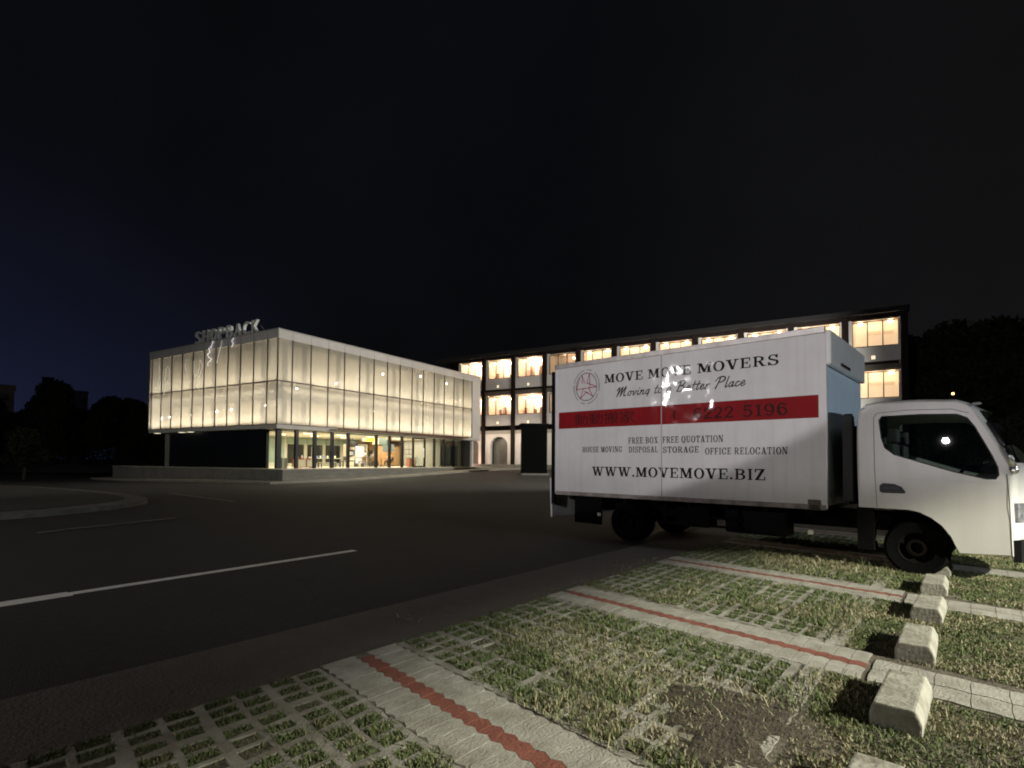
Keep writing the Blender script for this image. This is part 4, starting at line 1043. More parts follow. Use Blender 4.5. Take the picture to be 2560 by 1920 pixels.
# plinth, steps, paved apron
stone = mat("grey plinth stone", (.20, .195, .165), .8, noise=(1.4, (.13, .125, .10), .9), bump=(14, .3))
light_stone = mat("pale coping stone", (.42, .40, .33), .8, noise=(2, (.33, .31, .25), .8))
MB().box(-.75, 19.9, -.85, 16.6, -.2, FL - .05).build("plinth", stone, A)
MB().box(-.80, 19.95, -.90, .46, FL - .048, FL - .0).box(-.80, .46, .462, 16.65, FL - .047, FL - .001).build("plinth_coping", light_stone, A)
for i in range(2):
    MB().box(-.29, 20.6 + .5 * i, -.88 - .36 * (i + 1), -.87 - .36 * i + .016, -.2, FL - .05 - .17 * (i + 1)).build("step", stone, A, bevel=.008)
MB().box(-.752, -.30, -1.62, -.855, -.2, FL - .052).build("step_cheek", stone, A)
MB().box(-.79, -.28, -1.66, -.905, FL - .05, FL - .002).build("cheek_coping", light_stone, A)
def apron():
    b_ = MB(); xs = np.arange(-2.0, 24.01, 1.0); ys_ = np.arange(-2.4, 17.6, 1.0)
    def P(x, y, h): X, Y = awv(x, y); return (X, Y, gz(X, Y) + h)
    nx = len(xs); vs = [P(x, y, .11) for y in ys_ for x in xs]
    b_.add(vs, [(j * nx + i, j * nx + i + 1, (j + 1) * nx + i + 1, (j + 1) * nx + i) for j in range(len(ys_) - 1) for i in range(nx - 1)])
    for seq in ([(x, ys_[0]) for x in xs], [(xs[0], y) for y in ys_][::-1]):
        vs = [P(x, y, h) for x, y in seq for h in (.11, -.05)]
        b_.add(vs, [(2 * i, 2 * i + 1, 2 * i + 3, 2 * i + 2) for i in range(len(seq) - 1)])
    tag(b_.build("pavement", mat("pavement concrete", (.30, .285, .235), .85, noise=(1.6, (.19, .18, .145), .9), bump=(20, .3))), None, None, None, 'structure')
    b_ = MB(); xs = np.arange(-2.12, 24.01, 1.0)
    return
apron()

# rooftop sign: eight standing letters
sg = thing("rooftop_sign", "grey standing letters reading SHOPBACK along the roof edge of the glass building", "sign", (*awv(.25, 5.2), ZT + .06), AW)
sgm = mat("weathered grey letter metal", (.76, .78, .74), .6, .0, noise=(3, (.55, .57, .53), .7))
def letter(ch, y_left, w, h):
    me = font_obj(ch, 1.0, .08, "letter")
    xs = [v.co.x for v in me.vertices]; ys_ = [v.co.y for v in me.vertices]
    a, c, d, e = min(xs), max(xs), min(ys_), max(ys_)
    place_mesh(me, "letter", sgm, sg, lambda p: (-p.z * 1.0, y_left - (p.x - a) / (c - a) * w, .05 + (p.y - d) / (e - d) * h))
y = 8.55 - 5.2
for i, ch in enumerate("SHOPBACK"):
    letter(ch, y, .60, .76); y -= .835
MB().box(-.04, .04, -3.35, 3.4, 0, .05).build("sign_rail", mat("sign rail", (.10, .10, .10), .6), sg)
for yy in np.arange(-3.2, 3.3, 1.6): MB().tube([(.04, yy, .02), (.5, yy, .0)], .02, 6).tube([(.04, yy, .45), (.5, yy, .0)], .015, 6).build("sign_brace", MATS["sign rail"], sg)

# lamp reflections in the wavy left glazing, painted in as thin glowing tubes
strm = mat("white reflection streak", (1, 1, 1), .5, emit=(1, .93, .98), emit_s=.75)
STR = [("bright wavy painted reflection running from the rooftop sign down the glass facade", [(720, 340), (700, 395), (682, 402), (690, 440), (668, 462), (680, 490), (702, 500), (690, 520), (668, 540), (668, 565)], .024),
       ("short painted reflection with a hooked end at the right under the rooftop sign", [(905, 308), (885, 335), (900, 355), (884, 392)], .018),
       ("straight slanted painted reflection right of the bright wavy one", [(800, 330), (790, 380), (775, 430), (762, 490), (745, 540)], .010),
       ("looped painted reflection left of the bright wavy one", [(545, 520), (540, 620), (548, 665), (570, 650), (590, 590), (600, 510), (622, 560), (600, 640), (575, 690), (560, 760), (590, 790)], .009),
       ("painted reflection in one long narrow loop near the middle of the left face", [(285, 760), (292, 690), (302, 600), (318, 572), (330, 610), (322, 690), (300, 720), (275, 800), (268, 830)], .008),
       ("faint painted reflection running straight down near the left end of the facade", [(252, 500), (246, 600), (240, 680), (215, 760), (195, 775)], .007),
       ("faint painted reflection left of the looped one", [(482, 505), (470, 560), (475, 630)], .011)]
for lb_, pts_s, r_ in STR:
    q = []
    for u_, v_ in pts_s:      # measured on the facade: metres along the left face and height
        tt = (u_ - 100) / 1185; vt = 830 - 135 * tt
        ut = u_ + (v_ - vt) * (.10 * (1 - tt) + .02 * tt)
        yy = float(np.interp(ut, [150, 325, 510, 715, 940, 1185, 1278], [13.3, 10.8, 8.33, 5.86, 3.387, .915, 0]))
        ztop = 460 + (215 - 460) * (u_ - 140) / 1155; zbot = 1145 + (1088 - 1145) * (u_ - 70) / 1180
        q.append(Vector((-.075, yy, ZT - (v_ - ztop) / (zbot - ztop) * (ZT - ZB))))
    o = MB().tube([(p_.x, p_.y - q[0].y, p_.z - q[0].z) for p_ in q], r_, 6).build("reflection_streak", strm if r_ > .015 else mat("dim white reflection streak", (1, 1, 1), .5, emit=(1, .93, .9), emit_s=.42), None, smooth=True)
    X_, Y_ = awv(0, q[0].y); o.location = (X_, Y_, q[0].z); o.rotation_euler = (0, 0, AW); tag(o, lb_, "light string", "painted reflections on the glass facade")
# furniture and people inside (own things)
def aobj(name, lab, cat, x, y, rz=0, group=None, sc=1.0): 
    X, Y = awv(x, y); return thing(name, lab, cat, (X, Y, FL + .004), AW + rz, group, sc)
ply = mat("pale table top", (.70, .64, .52), .5); dkw = mat("dark table steel", (.06, .05, .05), .5)
def table(lab, x, y, L, D, hgt=.62, top=ply, leg=dkw, group="tables inside the glass building"):
    t = aobj("table", lab, "table", x, y, 0, group)
    MB().box(0, L, 0, D, hgt - .035, hgt).build("tabletop", top, t, bevel=.005)
    for xx in (.03, L - .07):
        for yy in (.03, D - .07): MB().box(xx, xx + .04, yy, yy + .04, 0, hgt - .035).build("leg", leg, t)
    return t
def chair(lab, x, y, rz, m, group="chairs inside the glass building"):
    t = aobj("chair", lab, "chair", x, y, rz, group)
    MB().box(-.18, .18, -.18, .18, .36, .40).build("seat", m, t, bevel=.01)
    MB().box(-.18, .18, .15, .19, .45, .72).build("backrest", m, t, bevel=.01)
    for xx in (-.17, .14):
        for yy in (-.17, .15): MB().box(xx, xx + .03, yy, yy + .03, 0, .36 if yy < 0 else .72).build("leg", dkw, t)
    return t
table("long white table with blue and white cups behind the second glass pane from the corner", 4.3, 1.9, 1.9, .7, .60)
table("low white bench table set in front of the long white table", 4.0, 1.2, 1.2, .35, .34)
table("dark high table behind the fourth glass pane", 7.6, 2.2, 1.5, .7, .66, mat("grey brown table top", (.25, .2, .15), .5))
red = mat("red painted frame", (.38, .05, .04), .5)
rc_ = aobj("display_counter", "low counter in a red frame, topped with white bottles, by the corner post", "counter", 2.6, 1.6)
f = MB()
for x in (0, .62, 1.25): f.box(x, x + .04, 0, .04, 0, .52); f.box(x, x + .04, .5, .54, 0, .52)
f.box(0, 1.29, 0, .54, .52, .56).box(0, 1.29, 0, .04, .02, .06); f.build("frame", red, rc_)
MB().box(.05, 1.24, .05, .5, .07, .50).build("drawer_box", mat("cream drawer", (.66, .60, .46), .6), rc_)
for x, h in ((.15, .16), (.45, .20), (.95, .12), (1.1, .12)):
    X, Y = awv(2.6 + x, 1.6 + .2); bt = MB().lathe([(.001, 0), (.05, 0), (.05, h * .65), (.02, h * .8), (.02, h), (.001, h)], (0, 0, 0), 10).build("bottle", mat("white bottle plastic", (.75, .73, .68), .4), None, smooth=True)
    bt.location = (X, Y, FL + .004 + .56); tag(bt, "small white bottle standing on the red framed counter", "bottle", "white bottles on the counter")
for i, x in enumerate((4.5, 4.75, 5.0, 5.3, 5.6, 5.9)):
    X, Y = awv(x, 2.2); cpo = MB().lathe([(.001, 0), (.045, 0), (.055, .14), (.045, .14), (.04, .02), (.001, .02)], (0, 0, 0), 10).build("cup", mat("white cup", (.75, .74, .7), .4) if i % 2 else mat("blue cup", (.12, .2, .5), .4), None, smooth=True)
    cpo.location = (X, Y, FL + .004 + .60); tag(cpo, ("white" if i % 2 else "blue") + " paper cup on the long table inside", "cup", "cups on the long table")
# white cabinet by the corner, standing lamp, screen
cb_ = aobj("cabinet", "small white cabinet standing in the glass corner", "cabinet", 1.2, 1.1)
MB().box(0, .35, 0, .4, 0, .58).build("body", ply, cb_, bevel=.01); MB().box(.02, .33, -.012, -.002, .05, .54).build("door", mat("cabinet door", (.62, .58, .48), .5), cb_)
fl = aobj("floor_lamp", "slim pale floor lamp beside the second post", "lamp", 3.5, 1.5)
MB().lathe([(.001, 0), (.14, 0), (.14, .02), (.001, .03)], n=12).build("base", dkw, fl); MB().tube([(0, 0, .02), (0, 0, 1.25), (.22, 0, 1.42)], .014, 6).build("stem", ply, fl)
MB().lathe([(.04, .0), (.10, -.16)], (.24, 0, 1.42), 12).build("shade", mat("lit shade", (.8, .75, .6), .6, emit=(1, .85, .6), emit_s=1.5), fl)
scn = aobj("wall_screen", "black wall screen hanging high between the third and fourth posts", "screen", 9.1, 4.6)
MB().box(0, 1.0, 0, .06, 1.45, 1.85).build("panel", mat("black screen", (.02, .02, .022), .2), scn, bevel=.01); MB().tube([(.5, .03, 1.85), (.5, .03, 2.1)], .02, 6).build("bracket", dkw, scn)
# shelf with boxes
sh = aobj("shelf_unit", "cream shelf unit packed with pale goods behind the fifth post", "shelf", 9.3, 4.9)
s_ = MB()
for z in (.05, .45, .85, 1.25, 1.62): s_.box(0, 2.0, 0, .35, z, z + .03)
for x in (-.03, .98, 2.0): s_.box(x, x + .03, 0, .35, 0, 1.66)
s_.build("frame", mat("shelf frame", (.45, .40, .32), .6), sh)
gm_ = [mat("goods %s" % n_, c_, .6) for n_, c_ in (("cream", (.72, .66, .52)), ("pink", (.6, .42, .36)), ("white", (.75, .74, .70)), ("blue", (.3, .34, .55)))]
for z in (.08, .48, .88, 1.28):
    x = .05
    while x < 1.8:
        w_ = random.uniform(.10, .24)
        if not (.85 < x + w_ and x < 1.02): 
            X, Y = awv(9.3 + x, 4.9 + .05); go = MB().box(0, w_, 0, .22, 0, random.uniform(.14, .3)).build("box", random.choice(gm_), None, bevel=.004)
            go.location = (X, Y, FL + .004 + z + .001); go.rotation_euler = (0, 0, AW); tag(go, "small packet standing on the cream shelf unit indoors", "box", "packets on the shelf unit")
        x += w_ + random.uniform(.02, .08)
po = aobj("display_stand", "blue and white display board with pictures in front of the shelves", "display", 9.0, 3.6, .15)
MB().box(0, .95, 0, .05, .25, 1.5).build("board", mat("pale blue board", (.40, .42, .62), .6, noise=(5, (.70, .70, .74), .9)), po); MB().box(.1, .14, -.1, .2, 0, .25).box(.8, .84, -.1, .2, 0, .25).build("foot", dkw, po)
for x, z in ((.08, 1.2), (.36, 1.22), (.66, 1.22), (.1, .85), (.4, .8), (.12, .45)): MB().box(x, x + .2, -.006, -.001, z, z + .2).build("picture", gm_[2], po)
# orange light sign and dome pendant
og = aobj("light_box_sign", "lit orange and yellow light box hanging under the ceiling", "sign", 9.3, 3.3)
MB().box(-.02, 1.22, .0, .08, 1.82, 2.12).build("frame", mat("brown sign frame", (.25, .12, .06), .6), og); MB().box(.3, 1.18, -.008, -.001, 1.85, 2.09).build("face", mat("lit yellow face", (.9, .6, .1), .5, emit=(1, .55, .06), emit_s=1.1), og)
MB().box(.02, .28, -.008, -.001, 1.85, 2.09).build("face", mat("lit pink face", (.9, .6, .45), .5, emit=(1, .55, .35), emit_s=.7), og); MB().tube([(.1, .04, 2.12), (.1, .04, 2.2)], .01, 6).tube([(1.1, .04, 2.12), (1.1, .04, 2.2)], .01, 6).build("hanger", dkw, og)
pn = aobj("pendant_lamp", "large cream dome pendant lamp beside the orange light box", "lamp", 10.6, 3.0)
MB().lathe([(.06, 2.1), (.22, 2.02), (.38, 1.86), (.44, 1.66)], n=20).build("shade", mat("glowing cream shade", (.85, .75, .5), .6, emit=(1, .80, .45), emit_s=.9), pn, smooth=True); MB().tube([(0, 0, 2.08), (0, 0, 2.2)], .012, 6).build("cord", dkw, pn)
# cafe table, chairs and people by the timber wall
ct = aobj("cafe_table", "small red topped cafe table between two seated people", "table", 10.5, 2.6)
MB().box(-.5, .5, -.3, .3, .58, .62).build("tabletop", mat("red brown table top", (.42, .16, .10), .5), ct, bevel=.01); MB().tube([(0, 0, .02), (0, 0, .58)], .03, 8).build("stem", dkw, ct); MB().lathe([(.001, 0), (.24, 0), (.24, .02), (.001, .03)], n=14).build("base", dkw, ct)
chair("dark chair on the right of the red cafe table, under the seated person", 11.42, 2.6, -math.pi / 2, dkw)
chair("dark chair on the left of the red cafe table, under the seated person", 9.62, 2.6, math.pi / 2, dkw)
chair("brown chair drawn up to the dark high table", 8.0, 1.9, math.pi, mat("brown chair ply", (.25, .14, .07), .6))
chair("brown chair at the right end of the dark high table", 8.8, 1.9, math.pi, MATS["brown chair ply"])
chair("dark chair beside the long white table", 6.5, 2.1, -math.pi / 2, dkw)
def person(lab, x, y, rz, shirt, trousers, hair):
    t = aobj("person", lab, "person", x, y, rz, None, .86)
    skin = mat("skin", (.52, .34, .25), .6)
    V = [(0, 0, .50), (0, .02, .72), (0, .0, .92), (0, -.01, 1.02), (0, -.03, 1.10),          # pelvis, waist, chest, neck base, neck
         (.10, -.05, .50), (.12, -.42, .52), (.12, -.40, .10), (.12, -.50, .05), (-.10, -.05, .50), (-.12, -.40, .53), (-.13, -.52, .10), (-.13, -.62, .05),
         (.19, .0, .97), (.23, -.14, .74), (.14, -.36, .74), (.11, -.44, .75), (-.19, .0, .97), (-.23, -.14, .74), (-.14, -.34, .76), (-.11, -.42, .78)]
    E_ = [(0, 1), (1, 2), (2, 3), (3, 4), (0, 5), (5, 6), (6, 7), (7, 8), (0, 9), (9, 10), (10, 11), (11, 12), (2, 13), (13, 14), (14, 15), (15, 16), (2, 17), (17, 18), (18, 19), (19, 20)]
    rad = [.14, .125, .15, .08, .05, .095, .07, .045, .04, .095, .07, .045, .04, .07, .048, .035, .03, .07, .048, .035, .03]
    def skn(name, keep, m, grow=1.0):
        idx = {v: i for i, v in enumerate(keep)}
        me = bpy.data.meshes.new(name); me.from_pydata([V[k_] for k_ in keep], [(idx[a], idx[c]) for a, c in E_ if a in idx and c in idx], [])
        o_ = bpy.data.objects.new(name, me); COL.objects.link(o_)
        md = o_.modifiers.new("s", 'SKIN'); o_.modifiers.new("d", 'SUBSURF').levels = 1; o_.modifiers["d"].render_levels = 1
        for i, k_ in enumerate(keep): me.skin_vertices[0].data[i].radius = (rad[k_] * grow,) * 2
        me.skin_vertices[0].data[0].use_root = True
        dg = bpy.context.evaluated_depsgraph_get(); me2 = bpy.data.meshes.new_from_object(o_.evaluated_get(dg)); bpy.data.objects.remove(o_)
        me2.name = name; me2.materials.clear(); me2.materials.append(m)
        return me2
    bo = skn("body", list(range(len(V))), skin)
    bm = bmesh.new(); bm.from_mesh(bo); tmp = MB().ellip((0, -.04, 1.235), .078, .095, .118, 16, 12); tmp.ellip((0, -.135, 1.225), .014, .02, .02, 8, 6); tmp.ellip((.078, -.03, 1.235), .012, .025, .03, 8, 6); tmp.ellip((-.078, -.03, 1.235), .012, .025, .03, 8, 6)
    for s_ in (1, -1):   # hand: palm, fingers, thumb
        hx = .11 * s_; hy = -.45 if s_ > 0 else -.43; hz = .75 if s_ > 0 else .78
        tmp.ellip((hx, hy - .04, hz), .036, .05, .016, 8, 6)
        for q, L_ in enumerate((.055, .068, .07, .058)): tmp.tube([(hx - .028 + q * .018, hy - .075, hz), (hx - .030 + q * .019, hy - .075 - L_ * .6, hz + .004), (hx - .030 + q * .019, hy - .075 - L_, hz - .012)], [.009, .008, .006], 6)
        tmp.tube([(hx - .03 * s_, hy - .02, hz), (hx - .055 * s_, hy - .055, hz)], [.010, .008], 6)
    me3 = bpy.data.meshes.new("h"); me3.from_pydata(tmp.v, [], tmp.f); bm.from_mesh(me3); bm.to_mesh(bo); bm.free()
    for p_ in bo.polygons: p_.use_smooth = True
    for nm, me_ in (("body", bo), ("shirt", skn("shirt", [0, 1, 2, 3, 13, 14, 17, 18], shirt, 1.10)), ("trousers", skn("trousers", [0, 5, 6, 7, 9, 10, 11], trousers, 1.10))):
        for p_ in me_.polygons: p_.use_smooth = True
        o_ = bpy.data.objects.new(nm, me_); COL.objects.link(o_); o_.parent = t
    hb = MB().ellip((0, -.015, 1.265), .086, .098, .105, 16, 12); hb.build("hair", hair, t, smooth=True)
    MB().ellip((.12, -.47, .03), .045, .11, .04).ellip((-.13, -.58, .03), .045, .11, .04).build("shoe", mat("pale shoes", (.6, .58, .52), .6), t, smooth=True)
    return t
drk = mat("dark trousers", (.05, .04, .05), .8); hr = mat("dark hair", (.02, .015, .012), .6)
person("seated person in a peach top and dark trousers leaning on the red cafe table", 11.38, 2.6, -math.pi / 2, mat("peach top", (.62, .40, .28), .8), drk, hr)
person("seated person in grey clothes with their back to the display board", 9.66, 2.6, math.pi / 2, mat("grey top", (.16, .14, .15), .8), drk, hr)
bn = aobj("litter_bin", "terracotta red bin standing left of the glass entrance door", "bin", 12.1, 1.3)
MB().box(0, .5, 0, .35, 0, .62).build("body", mat("terracotta", (.42, .16, .09), .6), bn, bevel=.03); MB().box(-.01, .51, -.01, .36, .63, .68).build("lid", mat("bin lid", (.2, .08, .05), .6), bn, bevel=.01)
wr = aobj("wall_rack", "dark wall rack with two shelves beside the entrance door", "rack", 12.4, 2.0)
MB().box(0, .7, 0, .2, .95, .98).box(0, .7, 0, .2, 1.3, 1.33).build("shelf", dkw, wr); MB().box(.05, .08, .2, .23, .9, 1.9).box(.62, .65, .2, .23, .9, 1.9).build("upright", dkw, wr)
es = aobj("easel_sign", "white folding sign board standing inside the entrance door", "sign", 13.0, 1.5, .3)
es_b = MB(); es_b.prism([(-.22, 0), (-.20, 0), (.02, .8), (0, .8)], 'x', 0, .45); es_b.build("front_board", gm_[2], es); es_c = MB(); es_c.prism([(.2, 0), (.22, 0), (.04, .8), (.024, .8)], 'x', 0, .45); es_c.build("rear_board", gm_[1], es)

# ------------------------------------------------------------------ three storey building behind (frame A, facade plane x = 25.5, s = -y)
BX = 25.5
bxy = awv(BX, 0)
Bb = thing("three_storey_building", "three storey white and dark timber building with lit windows and a row of arches", "building", (bxy[0], bxy[1], 0), AW)
bdark = mat("dark brown cladding", (.016, .011, .010), .8, noise=(2, (.010, .007, .006), .8), spec=.1)
bwhite = mat("white render", (.56, .55, .52), .75, noise=(.8, (.46, .45, .41), .7))
BAY = 3.352; S0 = -6.55; NB = 11
S_END = S0 + BAY * NB - .55
def bbox(mb, s0, s1, x0, x1, z0, z1): return mb.box(x0, x1, -s1, -s0, z0, z1)
Z1, Z2, Z0 = (9.45, 11.22), (5.93, 7.72), 1.18
bbox(MB(), S0 - 3, S_END + .0, 2.2, 2.4, .6, 12.0).build("rear_wall", bdark, Bb)
bbox(MB(), S0 - 3.2, S_END + .4, -.5, 8, 11.62, 11.95).build("roof", mat("dark roof sheet", (.004, .004, .004), .9), Bb)
bbox(MB(), S0 - 3, S_END + .2, -.12, 2.2, 7.86, 8.20).build("floor_slab", mat("slab edge timber", (.10, .085, .065), .7), Bb)
bbox(MB(), S0 - 3, S_END + .2, -.10, 2.2, 4.12, 4.42).build("floor_slab", mat("slab edge concrete", (.30, .29, .25), .7), Bb)
bbox(MB(), S0 - 3, S_END + .2, -.6, 3, .3, Z0).build("base_step", stone, Bb)
bbox(MB(), S_END + .0, S_END + .25, -.02, 2.2, Z0, 11.6).build("end_wall", bwhite, Bb)
roomc = [(1.0, .55, .30), (1.0, .55, .30), (1.0, .54, .30), (1.0, .52, .28)]
frm = mat("dark window frame", (.035, .022, .02), .5)
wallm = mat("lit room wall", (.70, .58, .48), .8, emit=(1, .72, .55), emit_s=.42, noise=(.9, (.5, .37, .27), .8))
blind = mat("glowing cream roller blind", (.72, .62, .45), .8, emit=(1, .75, .50), emit_s=.58, noise=(.6, (.66, .55, .36), .5))  # room light put into the blind as an even glow
lampm = mat("ceiling lamp glow", (1, 1, 1), .5, emit=(1, .74, .50), emit_s=30)
sqm = mat("lit vent window", (.8, .7, .5), .5, emit=(1, .84, .62), emit_s=.75)
bg_glass = glass("window glass", (1, .98, .95), .93, .01)
def window(s, z0, z1, lit, up, bi):
    w = bbox(MB(), s, s + .05, -.03, .05, z0, z1); bbox(w, s + 2.59, s + 2.64, -.03, .05, z0, z1)
    bbox(w, s + .05, s + 2.59, -.03, .05, z1 - .05, z1); bbox(w, s + .05, s + 2.59, -.03, .05, z0, z0 + .05)
    for q in (.88, 1.75): bbox(w, s + q - .03, s + q + .03, -.03, .05, z0 + .05, z1 - .05)
    wo = w.build("window", frm, Bb)
    g = MB()
    for a, c in ((.05, .85), (.91, 1.72), (1.78, 2.59)): bbox(g, s + a, s + c, .0, .01, z0 + .05, z1 - .05)
    g.build("pane", bg_glass, wo)
    dep = 1.45 if bi < 4 else .75
    r = bbox(MB(), s - .05, s + 2.7, dep, dep + .05, z0 - .05, z1 + .1)
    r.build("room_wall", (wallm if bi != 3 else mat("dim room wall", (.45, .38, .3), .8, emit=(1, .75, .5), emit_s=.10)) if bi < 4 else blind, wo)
    r = bbox(MB(), s - .05, s + 2.7, .12, dep, z1 + .06, z1 + .1); bbox(r, s - .05, s + 2.7, .12, dep, z0 - .1, z0 - .05)
    bbox(r, s - .1, s - .06, .12, dep, z0 - .1, z1 + .1); bbox(r, s + 2.71, s + 2.75, .12, dep, z0 - .1, z1 + .1)
    r.build("room_lining", mat("room lining", (.60, .50, .38), .8), wo)
    if lit:
        if bi < 4:
            pos = [(.45, .5), (1.3, .9), (2.2, .6), (.9, 1.5), (1.9, 1.6)] if bi != 3 else [(1.9, 1.2)]
            for a, d in pos:
                e = MB().ellip((d, -(s + a), z1 - .14 - .25 * ((a * 7 + bi) % 1)), .075, .075, .06, 10, 6).build("ceiling_light", lampm, wo, smooth=True)
            # furniture silhouettes in the room
            fu = MB()
            for q in range(3):
                a = random.uniform(.1, 2.2); bbox(fu, s + a, s + a + random.uniform(.15, .4), 1.0, 1.2, z0, z0 + random.uniform(.5, 1.3))
            fu.build("room_furniture", mat("room furniture", (.22, .13, .08), .7), wo)
            lamp('POINT', "room_light", (.75, -(s + 1.3), z1 - .28), 230 if bi != 3 else 20, (1.0, .74, .56), wo, shadow_soft_size=.12)
        else:
            for a in (.50, 2.20):
                MB().ellip((.24, -(s + a), z1 - .11), .11, .17, .065, 10, 6).build("ceiling_light", lampm, wo, smooth=True)
            lamp('POINT', "room_light", (.28, -(s + 1.3), z1 - .22), 16, (1.0, .76, .54), wo, shadow_soft_size=.12)
            rb_ = bbox(MB(), s + .95, s + 1.68, dep - .05, dep - .01, z0 + .95, z0 + 1.2); bbox(rb_, s + 1.85, s + 2.4, dep - .05, dep - .01, z0 + .95, z0 + 1.15)
            rb_.build("blind_box", mat("glowing blind box", (.64, .53, .38), .8, emit=(1, .73, .45), emit_s=.36), wo)  # emission lightens the boxes in place of room light
    return wo
for i in range(NB):
    s = S0 + BAY * i
    for (z0, z1), up in ((Z1, 1), (Z2, 0)):
        sp = bbox(MB(), s - .22, s + 2.72, -.10, .10, z0 - 1.03, z0 - .02); sp.build("spandrel", bwhite, Bb)
        for a_, c_ in ((-.22, -.01), (2.65, 2.72)): bbox(MB(), s + a_, s + c_, -.06, .10, z0 - .018, z1 + .12).build("window_jamb", bwhite, Bb)
        q = bbox(MB(), s + 1.02, s + 1.36, -.13, -.101, z0 - .94, z0 - .58).build("vent_frame", mat("grey vent frame", (.25, .24, .22), .6), Bb)
        bbox(MB(), s + 1.07, s + 1.31, -.137, -.131, z0 - .89, z0 - .63).build("vent_pane", sqm, q)
        hd_ = bbox(MB(), s - .22, s + 2.72, -.04, .10, z1 + .13, z1 + .4).build("lintel", bdark, Bb)
        window(s, z0, z1, True, up, i if not (i == 3) else 3)
    fin = bbox(MB(), s + 2.74, s + 3.11, -.28, .12, Z0, 11.62); fin.build("timber_fin", bdark, Bb)
    # arch panel
    ar = MB(); n = 14; c0, c1 = s + .37, s + 2.32; mid = (c0 + c1) / 2; rad_ = (c1 - c0) / 2; spr = 2.95
    pts = [(c0, Z0), (c0, spr)] + [(mid - rad_ * math.cos(math.pi * q / n), spr + .88 * math.sin(math.pi * q / n)) for q in range(1, n)] + [(c1, spr), (c1, Z0)]
    outl = [(s - .22, Z0), (s - .22, 4.1), (s + 2.72, 4.1), (s + 2.72, Z0)]
    poly = [outl[0], outl[1], outl[2], outl[3]] + pts[::-1]
    # build as quads: left pier, right pier, and the spandrel above the arch
    for xx in (-.12, .22):
        ar.add([(xx, -a, z) for a, z in ((s - .22, Z0), (c0, Z0), (c0, spr), (s - .22, spr))], [(0, 1, 2, 3)])
        ar.add([(xx, -a, z) for a, z in ((c1, Z0), (s + 2.72, Z0), (s + 2.72, spr), (c1, spr))], [(0, 1, 2, 3)])
        ap = pts[1:-1]; L_ = len(ap); top = [(s - .22 + 2.94 * q / (L_ - 1), 4.1) for q in range(L_)]
        top[0] = (s - .22, 4.1)
        ar.add([(xx, -a, z) for a, z in ap] + [(xx, -a, z) for a, z in top], [(q, q + 1, L_ + q + 1, L_ + q) for q in range(L_ - 1)])
        ar.add([(xx, -a, z) for a, z in ((s - .22, spr), (c0, spr), (s - .22, 4.1))], [(0, 1, 2)]); ar.add([(xx, -a, z) for a, z in ((c1, spr), (s + 2.72, spr), (s + 2.72, 4.1))], [(0, 1, 2)])
    full = pts
    for a, c in zip(full[:-1], full[1:]): ar.quad((-.12, -a[0], a[1]), (-.12, -c[0], c[1]), (.22, -c[0], c[1]), (.22, -a[0], a[1]))
    for e_ in (s - .22, s + 2.72): ar.quad((-.12, -e_, Z0), (-.12, -e_, 4.1), (.22, -e_, 4.1), (.22, -e_, Z0))
    ar.build("arch", bwhite, Bb)
    dr = bbox(MB(), c0 - .1, c1 + .1, .6, .66, Z0, 4.0).build("arch_infill", mat("dim grey glazing", (.16, .16, .14), .3, noise=(1.2, (.09, .09, .08), .8)), Bb)
lamp('AREA', "arcade_light", (-2.2, 1.5, 3.9), 150, (1.0, .8, .62), Bb, shape='RECTANGLE', size=1.0, size_y=9).rotation_euler = (0, R(-60), 0)
lamp('POINT', "arcade_light", (-.9, 4.7, 1.6), 70, (1.0, .62, .48), Bb, shadow_soft_size=.15)

# tall dark cabinet behind the truck
kx, ky = 1.55, 37.2
ksk = thing("tall_cabinet", "tall matt black box shaped cabinet standing behind the rear of the white truck", "cabinet", (kx, ky, gz(kx, ky)), .12)
MB().box(-.78, .9, 0, 1.2, .0, 3.45).build("body", mat("matt black board", (.003, .0035, .003), .9, spec=.02), ksk, bevel=.01)
MB().box(-.93, 1.0, -.12, 1.3, 3.45, 3.58).build("cap", mat("black cap", (.006, .005, .006), .8, spec=.05), ksk, bevel=.01)
MB().box(-.9, 1.0, -.15, 1.3, 0, .12).build("base", mat("grey base", (.12, .115, .10), .8), ksk)

# ------------------------------------------------------------------ trees
def leaf_mesh(name, clumps, nl, size, seed, tall=1.0):
    rg = np.random.default_rng(seed); P = []
    for cx0, cy0, cz0, r in clumps:
        k_ = int(nl * r * r); u = rg.normal(size=(k_, 3)); u /= np.linalg.norm(u, axis=1)[:, None]; rr = r * rg.random((k_, 1)) ** .45
        P.append(np.array([cx0, cy0, cz0]) + u * rr * np.array([1, 1, .8]))
    P = np.concatenate(P); c = len(P)
    a = rg.normal(size=(c, 3)); a /= np.linalg.norm(a, axis=1)[:, None]; b_ = np.cross(a, rg.normal(size=(c, 3))); b_ /= np.linalg.norm(b_, axis=1)[:, None]
    s = size * rg.uniform(.6, 1.4, (c, 1))
    V = np.stack([P - a * s, P + b_ * s * .45, P + a * s, P - b_ * s * .45], 1).reshape(-1, 3)
    me = bpy.data.meshes.new(name); me.vertices.add(len(V)); me.vertices.foreach_set("co", V.ravel())
    me.loops.add(4 * c); me.loops.foreach_set("vertex_index", np.arange(4 * c)); me.polygons.add(c)
    me.polygons.foreach_set("loop_start", np.arange(c) * 4); me.polygons.foreach_set("loop_total", np.full(c, 4)); me.update(calc_edges=True)
    me.materials.append(mat("dark foliage", (.020, .028, .012), .85, noise=(.8, (.040, .046, .020), .9), spec=.15))
    return me
bark = mat("bark", (.05, .04, .03), .9, bump=(9, .6))
